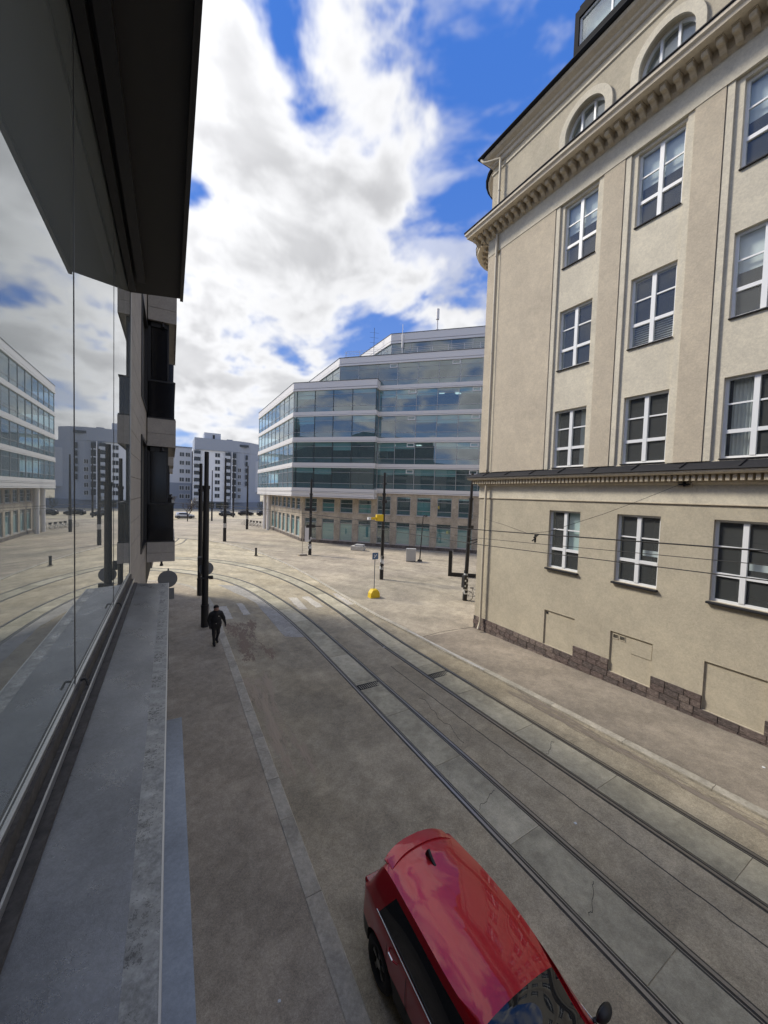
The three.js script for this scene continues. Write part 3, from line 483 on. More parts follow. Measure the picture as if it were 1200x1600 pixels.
  for (const z of [-11.6, -8.65, -5.75, -2.9, 0.0]) mesh('inner_wall', B(WX + 0.9, WX + 4.2, 3.65, 24.4, z, z + 0.12), M.roomDark, b);
  mesh('back_wall', B(WX + 13.7, WX + 14, -0.4, 24.4, WZ + 0.4, ZE - 0.3), M.plasterTan, b);
  // downpipe at the corner
  const dp = group('downpipe', b, [0, 0, 0]), px = WX - 0.2, pz = WZ + 0.66;
  for (const l of [[[WX - 0.5, 24.5, WZ - 0.4], [WX - 0.45, 24.25, WZ - 0.2], [px + 0.02, 24.0, pz - 0.04], [px, 23.8, pz], [px, 21.2, pz]], [[px, 20.28, pz], [px, 8.5, pz]], [[px, 7.7, pz], [px, 0.5, pz], [px - 0.02, 0.25, pz], [px - 0.14, 0.14, pz - 0.02]]]) mesh('pipe', boxUV(tube(l, 0.062, 8)), M.pipe, dp);
  for (const y of [1.6, 3.6, 5.6, 9.6, 12, 14.4, 16.8, 19.2, 22.4]) mesh('clip', cyl(0.076, 0.076, y, y + 0.05, px, pz, 12), M.pipe, dp);
}
// wall bracket for the overhead wires
{
  const g = group('wire_bracket', null, [WX - 0.03, 7.72, -5.78]); tag(g, 'small dark wall bracket under the ledge of the cream building', 'bracket');
  mesh('plate', B(-0.05, -0.003, -0.13, 0.13, -0.2, 0.2), M.plasterTan, g); mesh('clamp', merge([B(-0.12, -0.05, -0.08, -0.03, -0.14, 0.14), B(-0.12, -0.05, 0.04, 0.08, -0.14, 0.14), B(-0.10, -0.05, -0.12, 0.12, -0.03, 0.03)]), M.sheetMetal, g);
}
// ---------------------------------------------------------------- glazed building the picture is taken from
{
  const b = group('glazed_building', null, [0, 0, 0]); tag(b, 'dark clad building at the left edge with mirror-like glazing, metal sill and stacked bay balconies', 'building');
  const GX = -0.45, TOP = 14.6;
  // glazing: frameless panes, dark joints
  const joints = [3.8, 2.2, 0.62, -0.98, -2.58, -4.18, -5.72];
  for (let k = 0; k < joints.length - 1; k++) { const z0 = joints[k + 1] + 0.006, z1 = joints[k] - 0.006; const g = new THREE.PlaneGeometry(z1 - z0, 3.5); g.rotateY(Math.PI / 2); g.translate(GX, 7.65, (z0 + z1) / 2); mesh('glass_pane', g, M.facadeGlass, b); mesh('pane_joint', B(GX - 0.012, GX + 0.002, 5.9, 9.4, z0 - 0.012, z0), M.darkFrame, b); }
  mesh('corner_post', B(GX - 0.06, GX + 0.006, 5.7, 9.4, -5.77, -5.73), M.alu, b);
  mesh('bottom_rail', B(GX - 0.003, GX + 0.007, 5.893, 5.912, -5.73, 3.8), M.alu, b);
  mesh('rail_channel', B(GX - 0.003, GX + 0.022, 5.83, 5.892, -5.73, 3.8), M.aluDull, b);
  mesh('rail_channel', B(GX - 0.003, GX + 0.045, 5.80, 5.829, -5.73, 3.8), M.aluDull, b);
  mesh('rail_edge', B(GX + 0.045, GX + 0.052, 5.80, 5.834, -5.73, 3.8), M.alu, b);
  mesh('rail_channel', B(GX + 0.02, GX + 0.085, 5.75, 5.78, -5.73, 3.8), M.aluDull, b);
  for (const z of [-2.60, -4.20]) mesh('drip_hook', tube([[GX + 0.02, 5.92, z], [GX + 0.045, 5.925, z + 0.005], [GX + 0.06, 5.89, z + 0.02]], 0.006, 6), M.darkFrame, b);
  // sill: slightly sloping sheet with a turned down front edge, weathered strip along the edge
  const sillG = new THREE.BufferGeometry(); {
    const pr = [[GX + 0.06, 5.765], [-0.10, 5.742]], pos = [], idx = []; const n = 40; for (let i = 0; i <= n; i++) { const z = lerp(-5.74, 4, i / n); for (const [x, y] of pr) pos.push(x, y + 0.0015 * N3(x * 9, 0, z * 1.5), z); if (i < n) idx.push(2 * i, 2 * i + 2, 2 * i + 1, 2 * i + 1, 2 * i + 2, 2 * i + 3); }
    sillG.setIndex(idx); sillG.setAttribute('position', new THREE.Float32BufferAttribute(pos, 3));
  }
  mesh('sill', boxUV(sillG), M.sill, b);
  mesh('sill_edge', boxUV(B(-0.10, -0.018, 5.722, 5.742, -5.74, 4)), M.sillEdge, b);
  mesh('sill_lip', B(-0.018, -0.012, 5.66, 5.744, -5.74, 4), M.alu, b);
  mesh('sill_gutter', merge([B(-0.05, -0.02, 5.60, 5.64, -2.9, 4), B(-0.035, -0.028, 5.56, 5.62, -2.9, 4)]), M.aluDull, b);
  mesh('flashing', merge([B(-0.03, 0.072, 5.385, 5.40, -2.92, 4), B(0.072, 0.078, 5.30, 5.40, -2.92, 4)]), M.flashing, b);
  mesh('sill_wall', B(GX - 0.05, -0.05, 4.6, 5.72, -5.73, 4.2), M.planks[0], b);
  // canopy over the glazing
  const cp = [[GX - 0.06, -5.78], [0.075, -5.60], [0.115, -5.60], [0.115, 4.4], [GX - 0.06, 4.4]];
  mesh('canopy', slab(cp, 9.42, 10.4), M.soffit, b);
  mesh('canopy_edge', B(0.085, 0.12, 9.38, 9.418, -5.58, 4.4), M.darkFrame, b);
  mesh('blind_box', merge([B(GX + 0.01, GX + 0.07, 9.33, 9.418, -5.5, 4.2), B(GX + 0.10, GX + 0.18, 9.36, 9.418, -5.3, 4.2)]), M.darkFrame, b);
  // plank cladding beyond the glazing
  const rows = (z0, z1, y0, y1, x, skip) => { for (let y = y0, r = 0; y < y1 - 0.02; y += 0.316, r++) for (let z = z1, k = 0; z > z0 + 0.02; k++) { const L = Math.min(z - z0, 2.6), h = Math.min(0.308, y1 - y); if (!skip || !skip(z - L / 2, y + h / 2)) mesh('plank', B(x - 0.02, x + 0.012, y, y + h, z - L + 0.004, z - 0.004), M.planks[(r * 3 + k * 5) % 3], b); z -= L; } };
  rows(-8.0, -5.78, 4.62, 14, GX - 0.03);
  for (const [y0, y1] of [[4.62, 5.8], [7.95, 8.62], [10.45, 11.2], [12.9, 14]]) rows(-9.72, -8.0, y0, y1, GX - 0.03);
  rows(-31, -13.0, 4.62, 14, GX - 0.03);
  for (const [y0, y1] of [[5.8, 7.95], [8.62, 10.45], [11.2, 12.9]]) {
    const w = group('tall_window', b, [GX, y0, -8.86]); mesh('frame', merge([B(-0.2, 0.0, 0, 0.06, -0.86, 0.86), B(-0.2, 0.0, y1 - y0 - 0.06, y1 - y0, -0.86, 0.86), B(-0.2, 0.0, 0.06, y1 - y0 - 0.06, -0.86, -0.78), B(-0.2, 0.0, 0.06, y1 - y0 - 0.06, 0.78, 0.86)]), M.darkFrame, w); mesh('pane', B(-0.13, -0.12, 0.06, y1 - y0 - 0.06, -0.78, 0.78), M.balconyGlass, w);
  }
  // bays
  const storeys = [[5.36, 5.80, 6.64, 7.92], [7.92, 8.52, 9.32, 10.62], [10.62, 11.2, 12.02, 13.3]];
  for (const [zb, len] of [[-9.72, 3.2], [-17.4, 3.2], [-24.6, 3.2]]) storeys.forEach(([s0, s1, r1, w1], k) => {
    const y = group('bay_balcony', b, [0, 0, zb]), x1 = 0.085;
    mesh('spandrel', B(GX, x1 - 0.012, s0 + 0.02, s1 - 0.002, -len, -0.012), M.planks[k % 3], y);
    const mid = (s0 + s1) / 2 - 0.02;
    for (const [a, c] of [[s0, mid - 0.004], [mid + 0.004, s1]]) { mesh('plank', B(GX, x1, a, c, -0.012, 0.004), M.planks[1], y); mesh('plank', B(x1 - 0.012, x1 + 0.004, a, c, -len, -0.013), M.planks[2], y); }
    mesh('railing', merge([B(GX + 0.02, x1 - 0.03, s1 + 0.03, r1, -0.045, -0.02), B(x1 - 0.05, x1 - 0.025, s1 + 0.03, r1, -len, -0.046)]), M.balconyGlass, y);
    mesh('handrail', merge([B(GX + 0.01, x1 - 0.01, r1, r1 + 0.035, -0.06, -0.005), B(x1 - 0.065, x1 - 0.01, r1, r1 + 0.035, -len, -0.061), B(GX + 0.01, x1 - 0.005, s1 + 0.002, s1 + 0.03, -0.06, 0.0)]), M.darkFrame, y);
    mesh('glazing', B(GX + 0.06, -0.085, r1 - 0.3, w1 - 0.1, -0.16, -0.14), M.balconyGlass, y);
    mesh('post', merge([B(-0.085, -0.055, s1, w1, -0.18, -0.12), B(GX + 0.0, GX + 0.05, s1, w1, -0.18, -0.10), B(GX, -0.055, w1 - 0.1, w1, -0.18, -0.10)]), M.darkFrame, y);
    mesh('inner_wall', B(GX, -0.09, s1, w1, -len, -0.2), M.soffit, y);
    const f = mesh('spot_lamp', merge([cyl(0.022, 0.022, s0 - 0.05, s0, -0.17, -0.03, 10), cyl(0.038, 0.03, s0 - 0.10, s0 - 0.05, -0.17, -0.03, 10)]), M.darkFrame, y); f.name = 'spot_lamp';
  });
  // body of the building
  mesh('core', merge([B(-14, GX - 0.06, 9.44, TOP, -5.7, 45), B(-14, GX - 0.06, 4.6, TOP, -31, -5.78), B(-14, -1.7, -0.3, 4.58, -31, 45), B(-14, GX - 0.06, 4.6, 9.42, 6, 45)]), M.darkWall, b);
  mesh('upper_wall', B(GX - 0.05, 0.09, 10.42, TOP, -5.6, 45), M.darkWall, b);
  mesh('parapet', B(-14.1, 0.0, TOP + 0.002, TOP + 0.3, -31.1, 45), M.sheetMetal, b);
  mesh('room', merge([B(-6, GX - 0.055, 5.0, 5.82, -5.7, 6), B(-6.1, -6, 5.0, 9.42, -5.7, 6), B(-6, GX - 0.1, 5.82, 9.42, -5.7, -5.62)]), M.roomDark, b);
  mesh('room_ceiling', B(-6, GX - 0.02, 9.40, 9.43, -5.7, 6), M.roomDark, b);
  mesh('room_panel', B(-1.9, -1.85, 5.83, 6.9, -3.2, -1.2), M.blindWhite, b);
}

// ---------------------------------------------------------------- glass office building across the square
{
  const b = group('office_building', null, [0, 0, 0]); tag(b, 'stepped office building with blue-green glass bands over a beige stone base', 'building');
  const q = Math.SQRT1_2, C0 = [16.45, -52.95], O = [14.89, -52.67], zL = -76.6, along = (p, s, d = 0) => [p[0] + q * s - q * d, p[1] + q * s + q * d];
  const ENDS = 34, Oe = along(O, 12.0), back = [[C0[0] + q * ENDS + 14, C0[1] + q * ENDS - 14]];
  const dC = 12.0 - 0.9;  // where the projecting block ends along the set-back face
  const inset = (poly, d) => { const n = poly.length, o = []; for (let i = 0; i < n; i++) { const p = poly[i], a = poly[(i + n - 1) % n], c = poly[(i + 1) % n]; const e0 = new THREE.Vector2(p[0] - a[0], p[1] - a[1]).normalize(), e1 = new THREE.Vector2(c[0] - p[0], c[1] - p[1]).normalize(), n0 = new THREE.Vector2(-e0.y, e0.x), n1 = new THREE.Vector2(-e1.y, e1.x), s = n0.clone().add(n1).normalize(), k = d / Math.max(0.4, s.dot(n0)); o.push([p[0] + s.x * k, p[1] + s.y * k]); } return o; };
  const projecting = [[O[0], zL], O, Oe, along(C0, dC, -6), [40, -62], [40, zL]];
  const main = [along(C0, dC, 0.0), along(C0, ENDS), ...back, [40, -62], along(C0, dC, -6)];
  const lower = [[C0[0], zL], C0, along(C0, ENDS), ...back, [50, zL]];
  const step2 = [along(C0, 5.3), along(C0, ENDS), ...back, [along(C0, 5.3)[0], -66]];
  const step3 = [along(C0, 12.0, -2), along(C0, ENDS, -2), ...back, [along(C0, 12.0, -2)[0], -62]];
  function band(poly, y0, y1, name = 'floor_band') { const h = y1 - y0, p = mesh(name, slab(inset(poly, 0.10), y0 + h * 0.30, y1), M.bandMetal, b); mesh('lower_trim', slab(inset(poly, 0.02), y0 + h * 0.22, y0 + h * 0.30 - 0.002), M.bandTrim, p); mesh('lower_strip', slab(inset(poly, 0.15), y0, y0 + h * 0.22 - 0.002), M.bandMetal, p); return p; }
  band(projecting, 6.5, 7.12); band(projecting, 7.14, 7.75);
  band(main, 7.29, 7.92);
  for (const [y0, y1] of [[10.55, 11.22], [14.03, 14.72], [17.55, 18.18]]) { band(projecting, y0, y1); band(main, y0 + 0.06, y1 + 0.02); }
  band(projecting, 21.05, 22.2, 'parapet'); band(main, 21.06, 21.68);
  band(step2, 24.55, 25.65, 'parapet'); band(step3, 27.9, 29.2, 'parapet');
  for (const [poly, y] of [[projecting, 22.2], [step2, 25.65], [step3, 29.2]]) mesh('parapet_cap', slab(inset(poly, 0.14), y + 0.003, y + 0.07), M.mullionDark, b);
  // glazing along one face; s runs along the face, d points outwards
  const faceAt = (p, turn) => group('glazed_face', b, [p[0], 0, p[1]], turn);
  function glaze(g, cuts, y0, y1, vents, dark) {
    for (let k = 0; k < cuts.length - 1; k++) {
      const s0 = cuts[k] + 0.03, s1 = cuts[k + 1] - 0.03, pg = new THREE.PlaneGeometry(s1 - s0, y1 - y0); pg.rotateY(rr(-0.004, 0.004)); pg.rotateX(rr(-0.003, 0.003)); pg.translate((s0 + s1) / 2, (y0 + y1) / 2, -0.03); mesh('pane', pg, M.officeGlass, g);
      if (vents && (k % 3) === vents % 3) { const v = [s1 - 1.05, s1 - 0.06, y1 - 0.56, y1 - 0.06]; mesh('vent_window', merge([B(v[0], v[1], v[2], v[2] + 0.08, -0.02, 0.05), B(v[0], v[1], v[3] - 0.08, v[3], -0.02, 0.05), B(v[0], v[0] + 0.08, v[2] + 0.08, v[3] - 0.08, -0.02, 0.05), B(v[1] - 0.08, v[1], v[2] + 0.08, v[3] - 0.08, -0.02, 0.05)]), M.whitePaint, g); }
    }
    for (const s of cuts) mesh('mullion', B(s - 0.028, s + 0.028, y0, y1, -0.08, 0.035), dark ? M.mullionDark : M.mullion, g);
    const a = cuts[0], c = cuts[cuts.length - 1];
    mesh('transom', merge([B(a, c, y0 + 0.66, y0 + 0.71, -0.06, 0.012), B(a, c, y1 - 0.62, y1 - 0.58, -0.06, 0.010)]), M.mullion, g);
    mesh('balustrade', B(a, c, y0, y0 + 0.66, -0.16, -0.12), M.spandrel, g);
  }
  const lv = [[7.76, 10.55], [11.23, 14.03], [14.73, 17.55], [18.19, 21.05]], lm = [[7.93, 10.6], [11.25, 14.08], [14.75, 17.6], [18.21, 21.05]];
  const front = faceAt(O, -45 * R), side = faceAt(O, -90 * R), ret = faceAt(Oe, 45 * R), mainF = faceAt(C0, -45 * R);
  const cutsF = [0.0, 0.48, 3.21, 5.94, 8.70, 11.97], cutsS = []; for (let s = 0; s <= 23.9; s += 2.655) cutsS.push(-s); cutsS.reverse();
  const cutsM = [dC + 0.02]; for (let s = 13.46; s < 31; s += 2.735) cutsM.push(s);
  for (const [y0, y1] of lv) { glaze(front, cutsF, y0, y1, 0, true); glaze(side, cutsS, y0, y1, 0, false); }
  for (const [y0, y1] of lm) glaze(mainF, cutsM, y0, y1, 1, false);
  for (const [y0, y1] of lv) { const pg = new THREE.PlaneGeometry(1.25, y1 - y0); pg.translate(0.66, (y0 + y1) / 2, -0.02); mesh('pane', pg, M.officeGlass, ret); }
  const cuts2 = []; for (let s = 5.35; s < 31; s += 2.735) cuts2.push(s); glaze(mainF, cuts2, 21.69, 24.55, 2, false);
  const side2 = faceAt(along(C0, 5.3), -90 * R); glaze(side2, [-11, -8.2, -5.4, -2.7, 0], 21.69, 24.55, 0, false);
  const top = faceAt(along(C0, 0, -2), -45 * R), cuts3 = []; for (let s = 12.05; s < 31; s += 2.735) cuts3.push(s); glaze(top, cuts3, 25.72, 27.9, 0, false);
  const side3 = faceAt(along(C0, 12.0, -2), -90 * R); glaze(side3, [-6, -3, 0], 25.72, 27.9, 0, false);
  // terrace railing
  for (let s = 6; s < 31; s += 2) mesh('railing_post', B(s, s + 0.05, 25.66, 26.6, -0.35, -0.30), M.bandMetal, mainF);
  mesh('railing_bar', merge([0.25, 0.5, 0.75, 0.95].map((y) => B(5.8, 31, 25.66 + y, 25.69 + y, -0.345, -0.305))), M.bandMetal, mainF);
  // insides: dark cores, pale ceilings come from the floor bands
  const core = (poly, y0, y1, d) => mesh('inner_core', slab(inset(poly, -d), y0, y1), M.officeDark, b);
  core(projecting, 7.8, 21.0, 3.2); core(step2, 21.7, 25, 3.6); core(step3, 25.7, 28.5, 3.0);
  mesh('inner_core', slab([along(C0, dC + 0.5, -3.8), along(C0, ENDS - 1, -3.8), along(C0, ENDS - 1, -9), along(C0, dC + 0.5, -9)], 7.95, 21.0), M.officeDark, b);
  for (let f = 0; f < 4; f++) for (let k = 0; k < 7; k++) if (rnd() < 0.4) { const s = 12.6 + k * 2.735 + rr(0, 1), y = lm[f][1] - 0.03; mesh('ceiling_light', B(s, s + 0.7, y - 0.05, y, -2.4 - rr(0, 0.6), -2.2), M.lampGlow, mainF); }
  for (let f = 0; f < 4; f++) for (const k of [0, 1, 2, 3, 4, 5, 6]) { if (rnd() < 0.45) mesh('blind', B(cutsM[k] + 0.05, cutsM[k + 1] - 0.05, lm[f][1] - rr(0.55, 1.3), lm[f][1] - 0.02, -0.22, -0.2), M.frostedPale, mainF); }
  for (let f = 0; f < 4; f++) for (const k of [0, 1, 2, 3, 4]) { if (rnd() < 0.4) mesh('blind', B(cutsF[k] + 0.05, cutsF[k + 1] - 0.05, lv[f][1] - rr(0.4, 1.1), lv[f][1] - 0.02, -0.22, -0.2), M.frostedPale, front); }
  // stone base: piers, window openings in two rows
  const base = faceAt(C0, -45 * R), bs = faceAt(C0, -90 * R); base.name = 'stone_face'; bs.name = 'stone_face';
  function stoneFace(g, s0, s1, wins, rowsY, top, kinds) {
    const s = new THREE.Shape([[s0, 0.42], [s1, 0.42], [s1, top], [s0, top]].map(([a, c]) => new THREE.Vector2(a, c)));
    for (const [a, c] of wins) for (const [l, u] of rowsY) s.holes.push(new THREE.Path([[a, l], [c, l], [c, u], [a, u]].map(([p, v]) => new THREE.Vector2(p, v))));
    const e = new THREE.ExtrudeGeometry(s, { depth: 0.5, bevelEnabled: false }); e.translate(0, 0, -0.5); mesh('stone_wall', boxUV(e), M.officeWarm, g);
    mesh('plinth', B(s0, s1, -0.3, 0.419, -0.5, 0.05), M.officePlinth, g);
    wins.forEach(([a, c], i) => rowsY.forEach(([l, u], r) => {
      const w = mesh('window', merge([B(a, a + 0.07, l, u, -0.2, -0.1), B(c - 0.07, c, l, u, -0.2, -0.1), B(a + 0.07, c - 0.07, l, l + 0.08, -0.2, -0.1), B(a + 0.07, c - 0.07, u - 0.07, u, -0.2, -0.1), B(a + 0.07, c - 0.07, u - 0.62, u - 0.56, -0.2, -0.1), ...(r === 1 ? [B(a + 0.07, c - 0.07, l + 0.62, l + 0.68, -0.2, -0.1)] : [])]), M.mullion, g);
      const kind = kinds(i, r); const pg = new THREE.PlaneGeometry(c - a - 0.14, u - l - 0.14); pg.translate((a + c) / 2, (l + u) / 2, -0.15); mesh('pane', pg, M.officeGlass, w);
      if (kind) mesh('backing', B(a + 0.07, c - 0.07, l + 0.08, u - (kind === 2 ? 0.05 : 0.6), -0.24, -0.22), kind === 3 ? M.frostedPale : M.frosted, w); else if (r === 1) mesh('backing', B(a + 0.07, c - 0.07, l + 0.08, l + 0.64, -0.24, -0.22), M.spandrel, w);
      mesh('sill', B(a - 0.03, c + 0.03, l - 0.07, l - 0.003, -0.1, 0.05), M.bandTrim, w);
    }));
  }
  const wA = []; for (let k = 0; k < 11; k++) wA.push([0.44 + 2.71 * k, 2.32 + 2.71 * k]);
  stoneFace(base, 0, dC, wA.slice(0, 4), [[0.5, 3.5], [4.44, 6.3]], 6.5, (i, r) => (r === 0 ? (i === 0 ? 0 : 1) : i % 2 ? 1 : 0));
  stoneFace(base, dC + 0.002, ENDS, wA.slice(4, 11), [[0.5, 3.5], [4.44, 6.9]], 7.28, (i, r) => (r === 0 && i > 0 ? 1 : r === 1 && i === 2 ? 1 : 0));
  const wS = []; for (let k = 0; k < 7; k++) wS.push([-2.9 - 2.62 * k, -1.05 - 2.62 * k]);
  stoneFace(bs, zL + 52.95 + 3, 0, wS, [[0.6, 3.55], [4.6, 6.25]], 6.5, (i, r) => (r === 0 ? 3 : 0));
  mesh('entrance_door', merge([B(0.62, 1.3, 0.0, 2.2, 0.052, 0.09)]), M.bandMetal, base);
  mesh('stone_core', slab(inset(lower, -0.9), -0.3, 6.48), M.officeDark, b);
  for (const z of [-73.5, -70.5]) mesh('column', cyl(0.3, 0.3, 0, 6.49, 15.6, z, 16), M.bandMetal, b);
  // roof fittings
  const rp = (s, d) => along(C0, s, d);
  for (const [s, d, y, h, r] of [[18.2, -2.4, 29.2, 3.0, 0.13]]) { const [x, z] = rp(s, d); const m = mesh('roof_antenna', merge([cyl(0.09, 0.09, y, y + h, x, z, 10), cyl(0.22, 0.22, y + h * 0.55, y + h, x, z, 12), cyl(0.25, 0.25, y, y + 0.3, x, z, 12)]), M.bandMetal, b); }
  { const [x, z] = rp(13.6, -1.75); mesh('panel_antenna', merge([cyl(0.04, 0.04, 26.2, 30.3, x, z, 8), B(x - 0.12, x + 0.12, 27.2, 29.0, z, z + 0.12)]), M.bandMetal, b); }
  { const [x, z] = rp(9.0, -3.5); mesh('roof_antenna', merge([cyl(0.03, 0.03, 25.6, 31, x, z, 6), ...[28.2, 28.9, 29.6, 30.3].map((y) => bar([x - 0.6, y, z - 0.2], [x + 0.6, y, z + 0.2], 0.025))]), M.mullionDark, b); }
}
// ---------------------------------------------------------------- apartment blocks far behind
{
  const whiteW = std(0.78, 0.80, 0.83, 0.85), greyW = std(0.33, 0.365, 0.425, 0.85), greyD = std(0.20, 0.23, 0.285, 0.85), greyL = std(0.46, 0.49, 0.54, 0.85), glassD = std(0.045, 0.055, 0.065, 0.15), frameW = std(0.55, 0.56, 0.57, 0.6), balc = std(0.50, 0.53, 0.57, 0.6);
  function aptWindow(g, x, y, z, w, h) { const f = mesh('window', merge([B(x - w / 2, x + w / 2, y, y + 0.1, z, z + 0.1), B(x - w / 2, x + w / 2, y + h - 0.1, y + h, z, z + 0.1), B(x - w / 2, x - w / 2 + 0.1, y + 0.1, y + h - 0.1, z, z + 0.1), B(x + w / 2 - 0.1, x + w / 2, y + 0.1, y + h - 0.1, z, z + 0.1), B(x - 0.05, x + 0.05, y + 0.1, y + h - 0.1, z, z + 0.1)]), frameW, g); mesh('pane', B(x - w / 2 + 0.1, x + w / 2 - 0.1, y + 0.1, y + h - 0.1, z + 0.003, z + 0.03), glassD, f); }
  const b = group('apartment_block', null, [0, 0, -150]); tag(b, 'white and grey apartment block with balcony columns and a rooftop box, beyond the square', 'building', 'apartment blocks beyond the square');
  mesh('wall', B(6.9, 18.4, 2.8, 21.2, -14, 0), whiteW, b);
  mesh('upper_storey', slab([[7.2, 0.5], [7.2, -14], [30, -16], [30, -4.5], [26.4, -1.2], [22, 0.5]], 21.22, 25.4), greyW, b);
  mesh('wall', slab([[18.42, 0.2], [18.42, -14], [31, -16], [31, -5], [26.6, -1.5], [22.5, 0.2]], 2.6, 21.2), greyW, b);
  mesh('wall', B(27.0, 34, 6.6, 18.8, -16, -3.2), greyL, b);
  mesh('ground_storey', B(7.2, 33, -0.3, 2.78, -14, -0.6), greyD, b);
  const rb = mesh('roof_box', B(10.4, 15.9, 25.42, 27.7, -9, -1.5), greyL, b); mesh('hatch', B(13.2, 13.9, 25.6, 27.0, -1.5, -1.42), M.darkFrame, rb);
  mesh('roof_box', B(18.2, 20.2, 25.42, 26.1, -5, -3), greyD, b);
  for (let f = 0; f < 7; f++) {
    const y = 4.0 + f * 2.46;
    if (f < 7) aptWindow(b, 14.75, y + 0.15, 0.004, 1.75, 1.55);
    for (const [x0, x1] of [[7.0, 9.2], [17.2, 19.0]]) { const bl = mesh('balcony', B(x0, x1, y - 0.25, y + 0.85, 0.004, 1.3), balc, b); mesh('glazing', B(x0 + 0.08, x1 - 0.08, y + 0.852, y + 2.0, 0.02, 1.1), glassD, bl); }
    for (const x of [20.3]) { const bl = mesh('balcony', B(x - 0.75, x + 0.75, y - 0.2, y + 0.1, 0.25, 1.2), balc, b); mesh('glazing', B(x - 0.7, x + 0.7, y + 0.102, y + 2.0, 0.25, 1.0), glassD, bl); }
    if (f < 5) aptWindow(b, 22.3, y + 0.1, 0.25, 1.2, 1.5);
    if (f > 1) { const w = mesh('window', B(24.6, 25.3, y, y + 1.7, -0.62, -0.2), glassD, b); w.rotation.y = 0; }
  }
  mesh('roof_windows', B(20.5, 25.5, 23.4, 24.2, -0.4, 0.42), glassD, b);
  for (const x of [6.7, 19.4]) mesh('corner_post', B(x, x + 0.25, -0.2, 21.2, 1.0, 1.25), whiteW, b);
  for (const x of [9.5, 12, 14.5, 17]) mesh('shop_window', B(x, x + 1.8, 0.3, 2.3, -0.58, -0.5), glassD, b);
  const c = group('apartment_block', null, [0, 0, -154]); tag(c, 'lower blue-grey apartment block partly hidden by the left bay balconies', 'building', 'apartment blocks beyond the square');
  mesh('wall', B(-24, 6.6, 9.2, 21.8, -14, 0), greyL.clone(), c); mesh('wall', B(-24, 6.6, -0.3, 9.19, -14, 0.1), greyD, c); mesh('roof_edge', B(-24.2, 6.7, 21.82, 22.2, -14, 0.2), greyD, c);
  for (let f = 0; f < 6; f++) for (const x of [-2.6, 3.4, 5.3]) aptWindow(c, x, 3.6 + f * 3.0, f < 2 ? 0.104 : 0.004, x > 0 ? 1.6 : 1.2, 1.6);
}
{ // tall dark block west of the square, out of the frame: the office glazing mirrors its roofline
  const brick = std(0.12, 0.105, 0.095, 0.9, { map: rep(stoneMap, 2.5) }), gl = std(0.03, 0.035, 0.04, 0.1), b = group('tenement_block', null, [-34, 0, -70]); tag(b, 'dark tenement block with a stepped roofline west of the square, mirrored in the office glass', 'building');
  for (const [z0, z1, h] of [[0, 17, 22.5], [17.01, 33, 25.5], [33.01, 52, 21], [52.01, 78, 24]]) { mesh('wall', B(-16, 0, -0.3, h, z0, z1), brick, b); mesh('roof', slab([[-16, z0], [-0.5, z0], [-0.5, z1], [-16, z1]], h + 0.002, h + 1.6), M.roofMetal, b); }
  for (let k = 0; k < 14; k++) for (let f = 0; f < 5; f++) mesh('window', B(0.003, 0.06, 3 + f * 3.7, 5 + f * 3.7, 2 + k * 5.4, 3.4 + k * 5.4), gl, b);
}
// ---------------------------------------------------------------- poles, signs, wires
function catenaryPole(label, x, z, h, r, lean = [0, 0], stickers = false, extras) {
  const g = group('catenary_pole', null, [x, 0, z]); tag(g, label, 'pole'); g.rotation.set(lean[1], 0, lean[0]);
  const yb = 0;
  mesh('shaft', merge([cyl(r * 1.25, r * 1.25, -0.05, 1.1, 0, 0), cyl(r * 1.08, r, 1.1, h * 0.8, 0, 0), cyl(r * 0.75, r * 0.72, h * 0.8, h, 0, 0)]), M.pole, g);
  mesh('collar', merge([cyl(r * 1.35, r * 1.35, 1.06, 1.14, 0, 0), cyl(r * 1.25, r * 1.25, h * 0.79, h * 0.81, 0, 0)]), M.pole, g);
  if (stickers) for (let k = 0; k < 12; k++) { const a = -0.6 + rr(-1.2, 1.2), yy = rr(0.55, 2.0), w = rr(0.10, 0.26), hh = rr(0.10, 0.3), q = new THREE.CylinderGeometry(r * 1.27 + 0.004 + k * 0.001, r * 1.27 + 0.004 + k * 0.001, hh, 5, 1, true, a - w / r / 2, w / r); q.translate(0, yy, 0); mesh('poster', q, [M.kerbPaint, M.blindWhite, M.boxGrey, M.darkFrame][k % 4], g); }
  if (extras) extras(g);
  return g;
}
const roundSign = (g, x, y, z, r, plate) => { const d = new THREE.CylinderGeometry(r, r, 0.012, 32); d.rotateX(Math.PI / 2); d.translate(x, y, z); const s = mesh('sign_disc', boxUV(d), M.signBack, g); const rim = new THREE.TorusGeometry(r, 0.01, 6, 32); rim.translate(x, y, z); mesh('rim', boxUV(rim), M.steel, s); mesh('channel', merge([B(x - r * 0.8, x + r * 0.8, y + 0.1, y + 0.14, z + 0.006, z + 0.02), B(x - r * 0.8, x + r * 0.8, y - 0.14, y - 0.1, z + 0.006, z + 0.02)]), M.steel, s); if (plate) mesh('text_plate', B(x - 0.16, x + 0.22, y - r - 0.46, y - r - 0.03, z - 0.008, z + 0.008), M.steel, g); };
catenaryPole('tall black catenary pole just left of the walking person', 1.56, -20.96, 8.9, 0.145, [0, 0], false, (g) => {
  roundSign(g, 0.05, 2.95, -0.22, 0.34, false); mesh('clamp', merge([B(-0.2, 0.2, 2.5, 2.58, -0.2, 0.2), B(0.18, 0.36, 2.44, 2.6, -0.08, 0.08)]), M.pole, g); mesh('traffic_box', B(-0.36, -0.17, 3.2, 3.6, -0.12, 0.1), M.pole, g); });
catenaryPole('second black catenary pole standing behind the one beside the walking person', 1.71, -27.42, 8.7, 0.13);
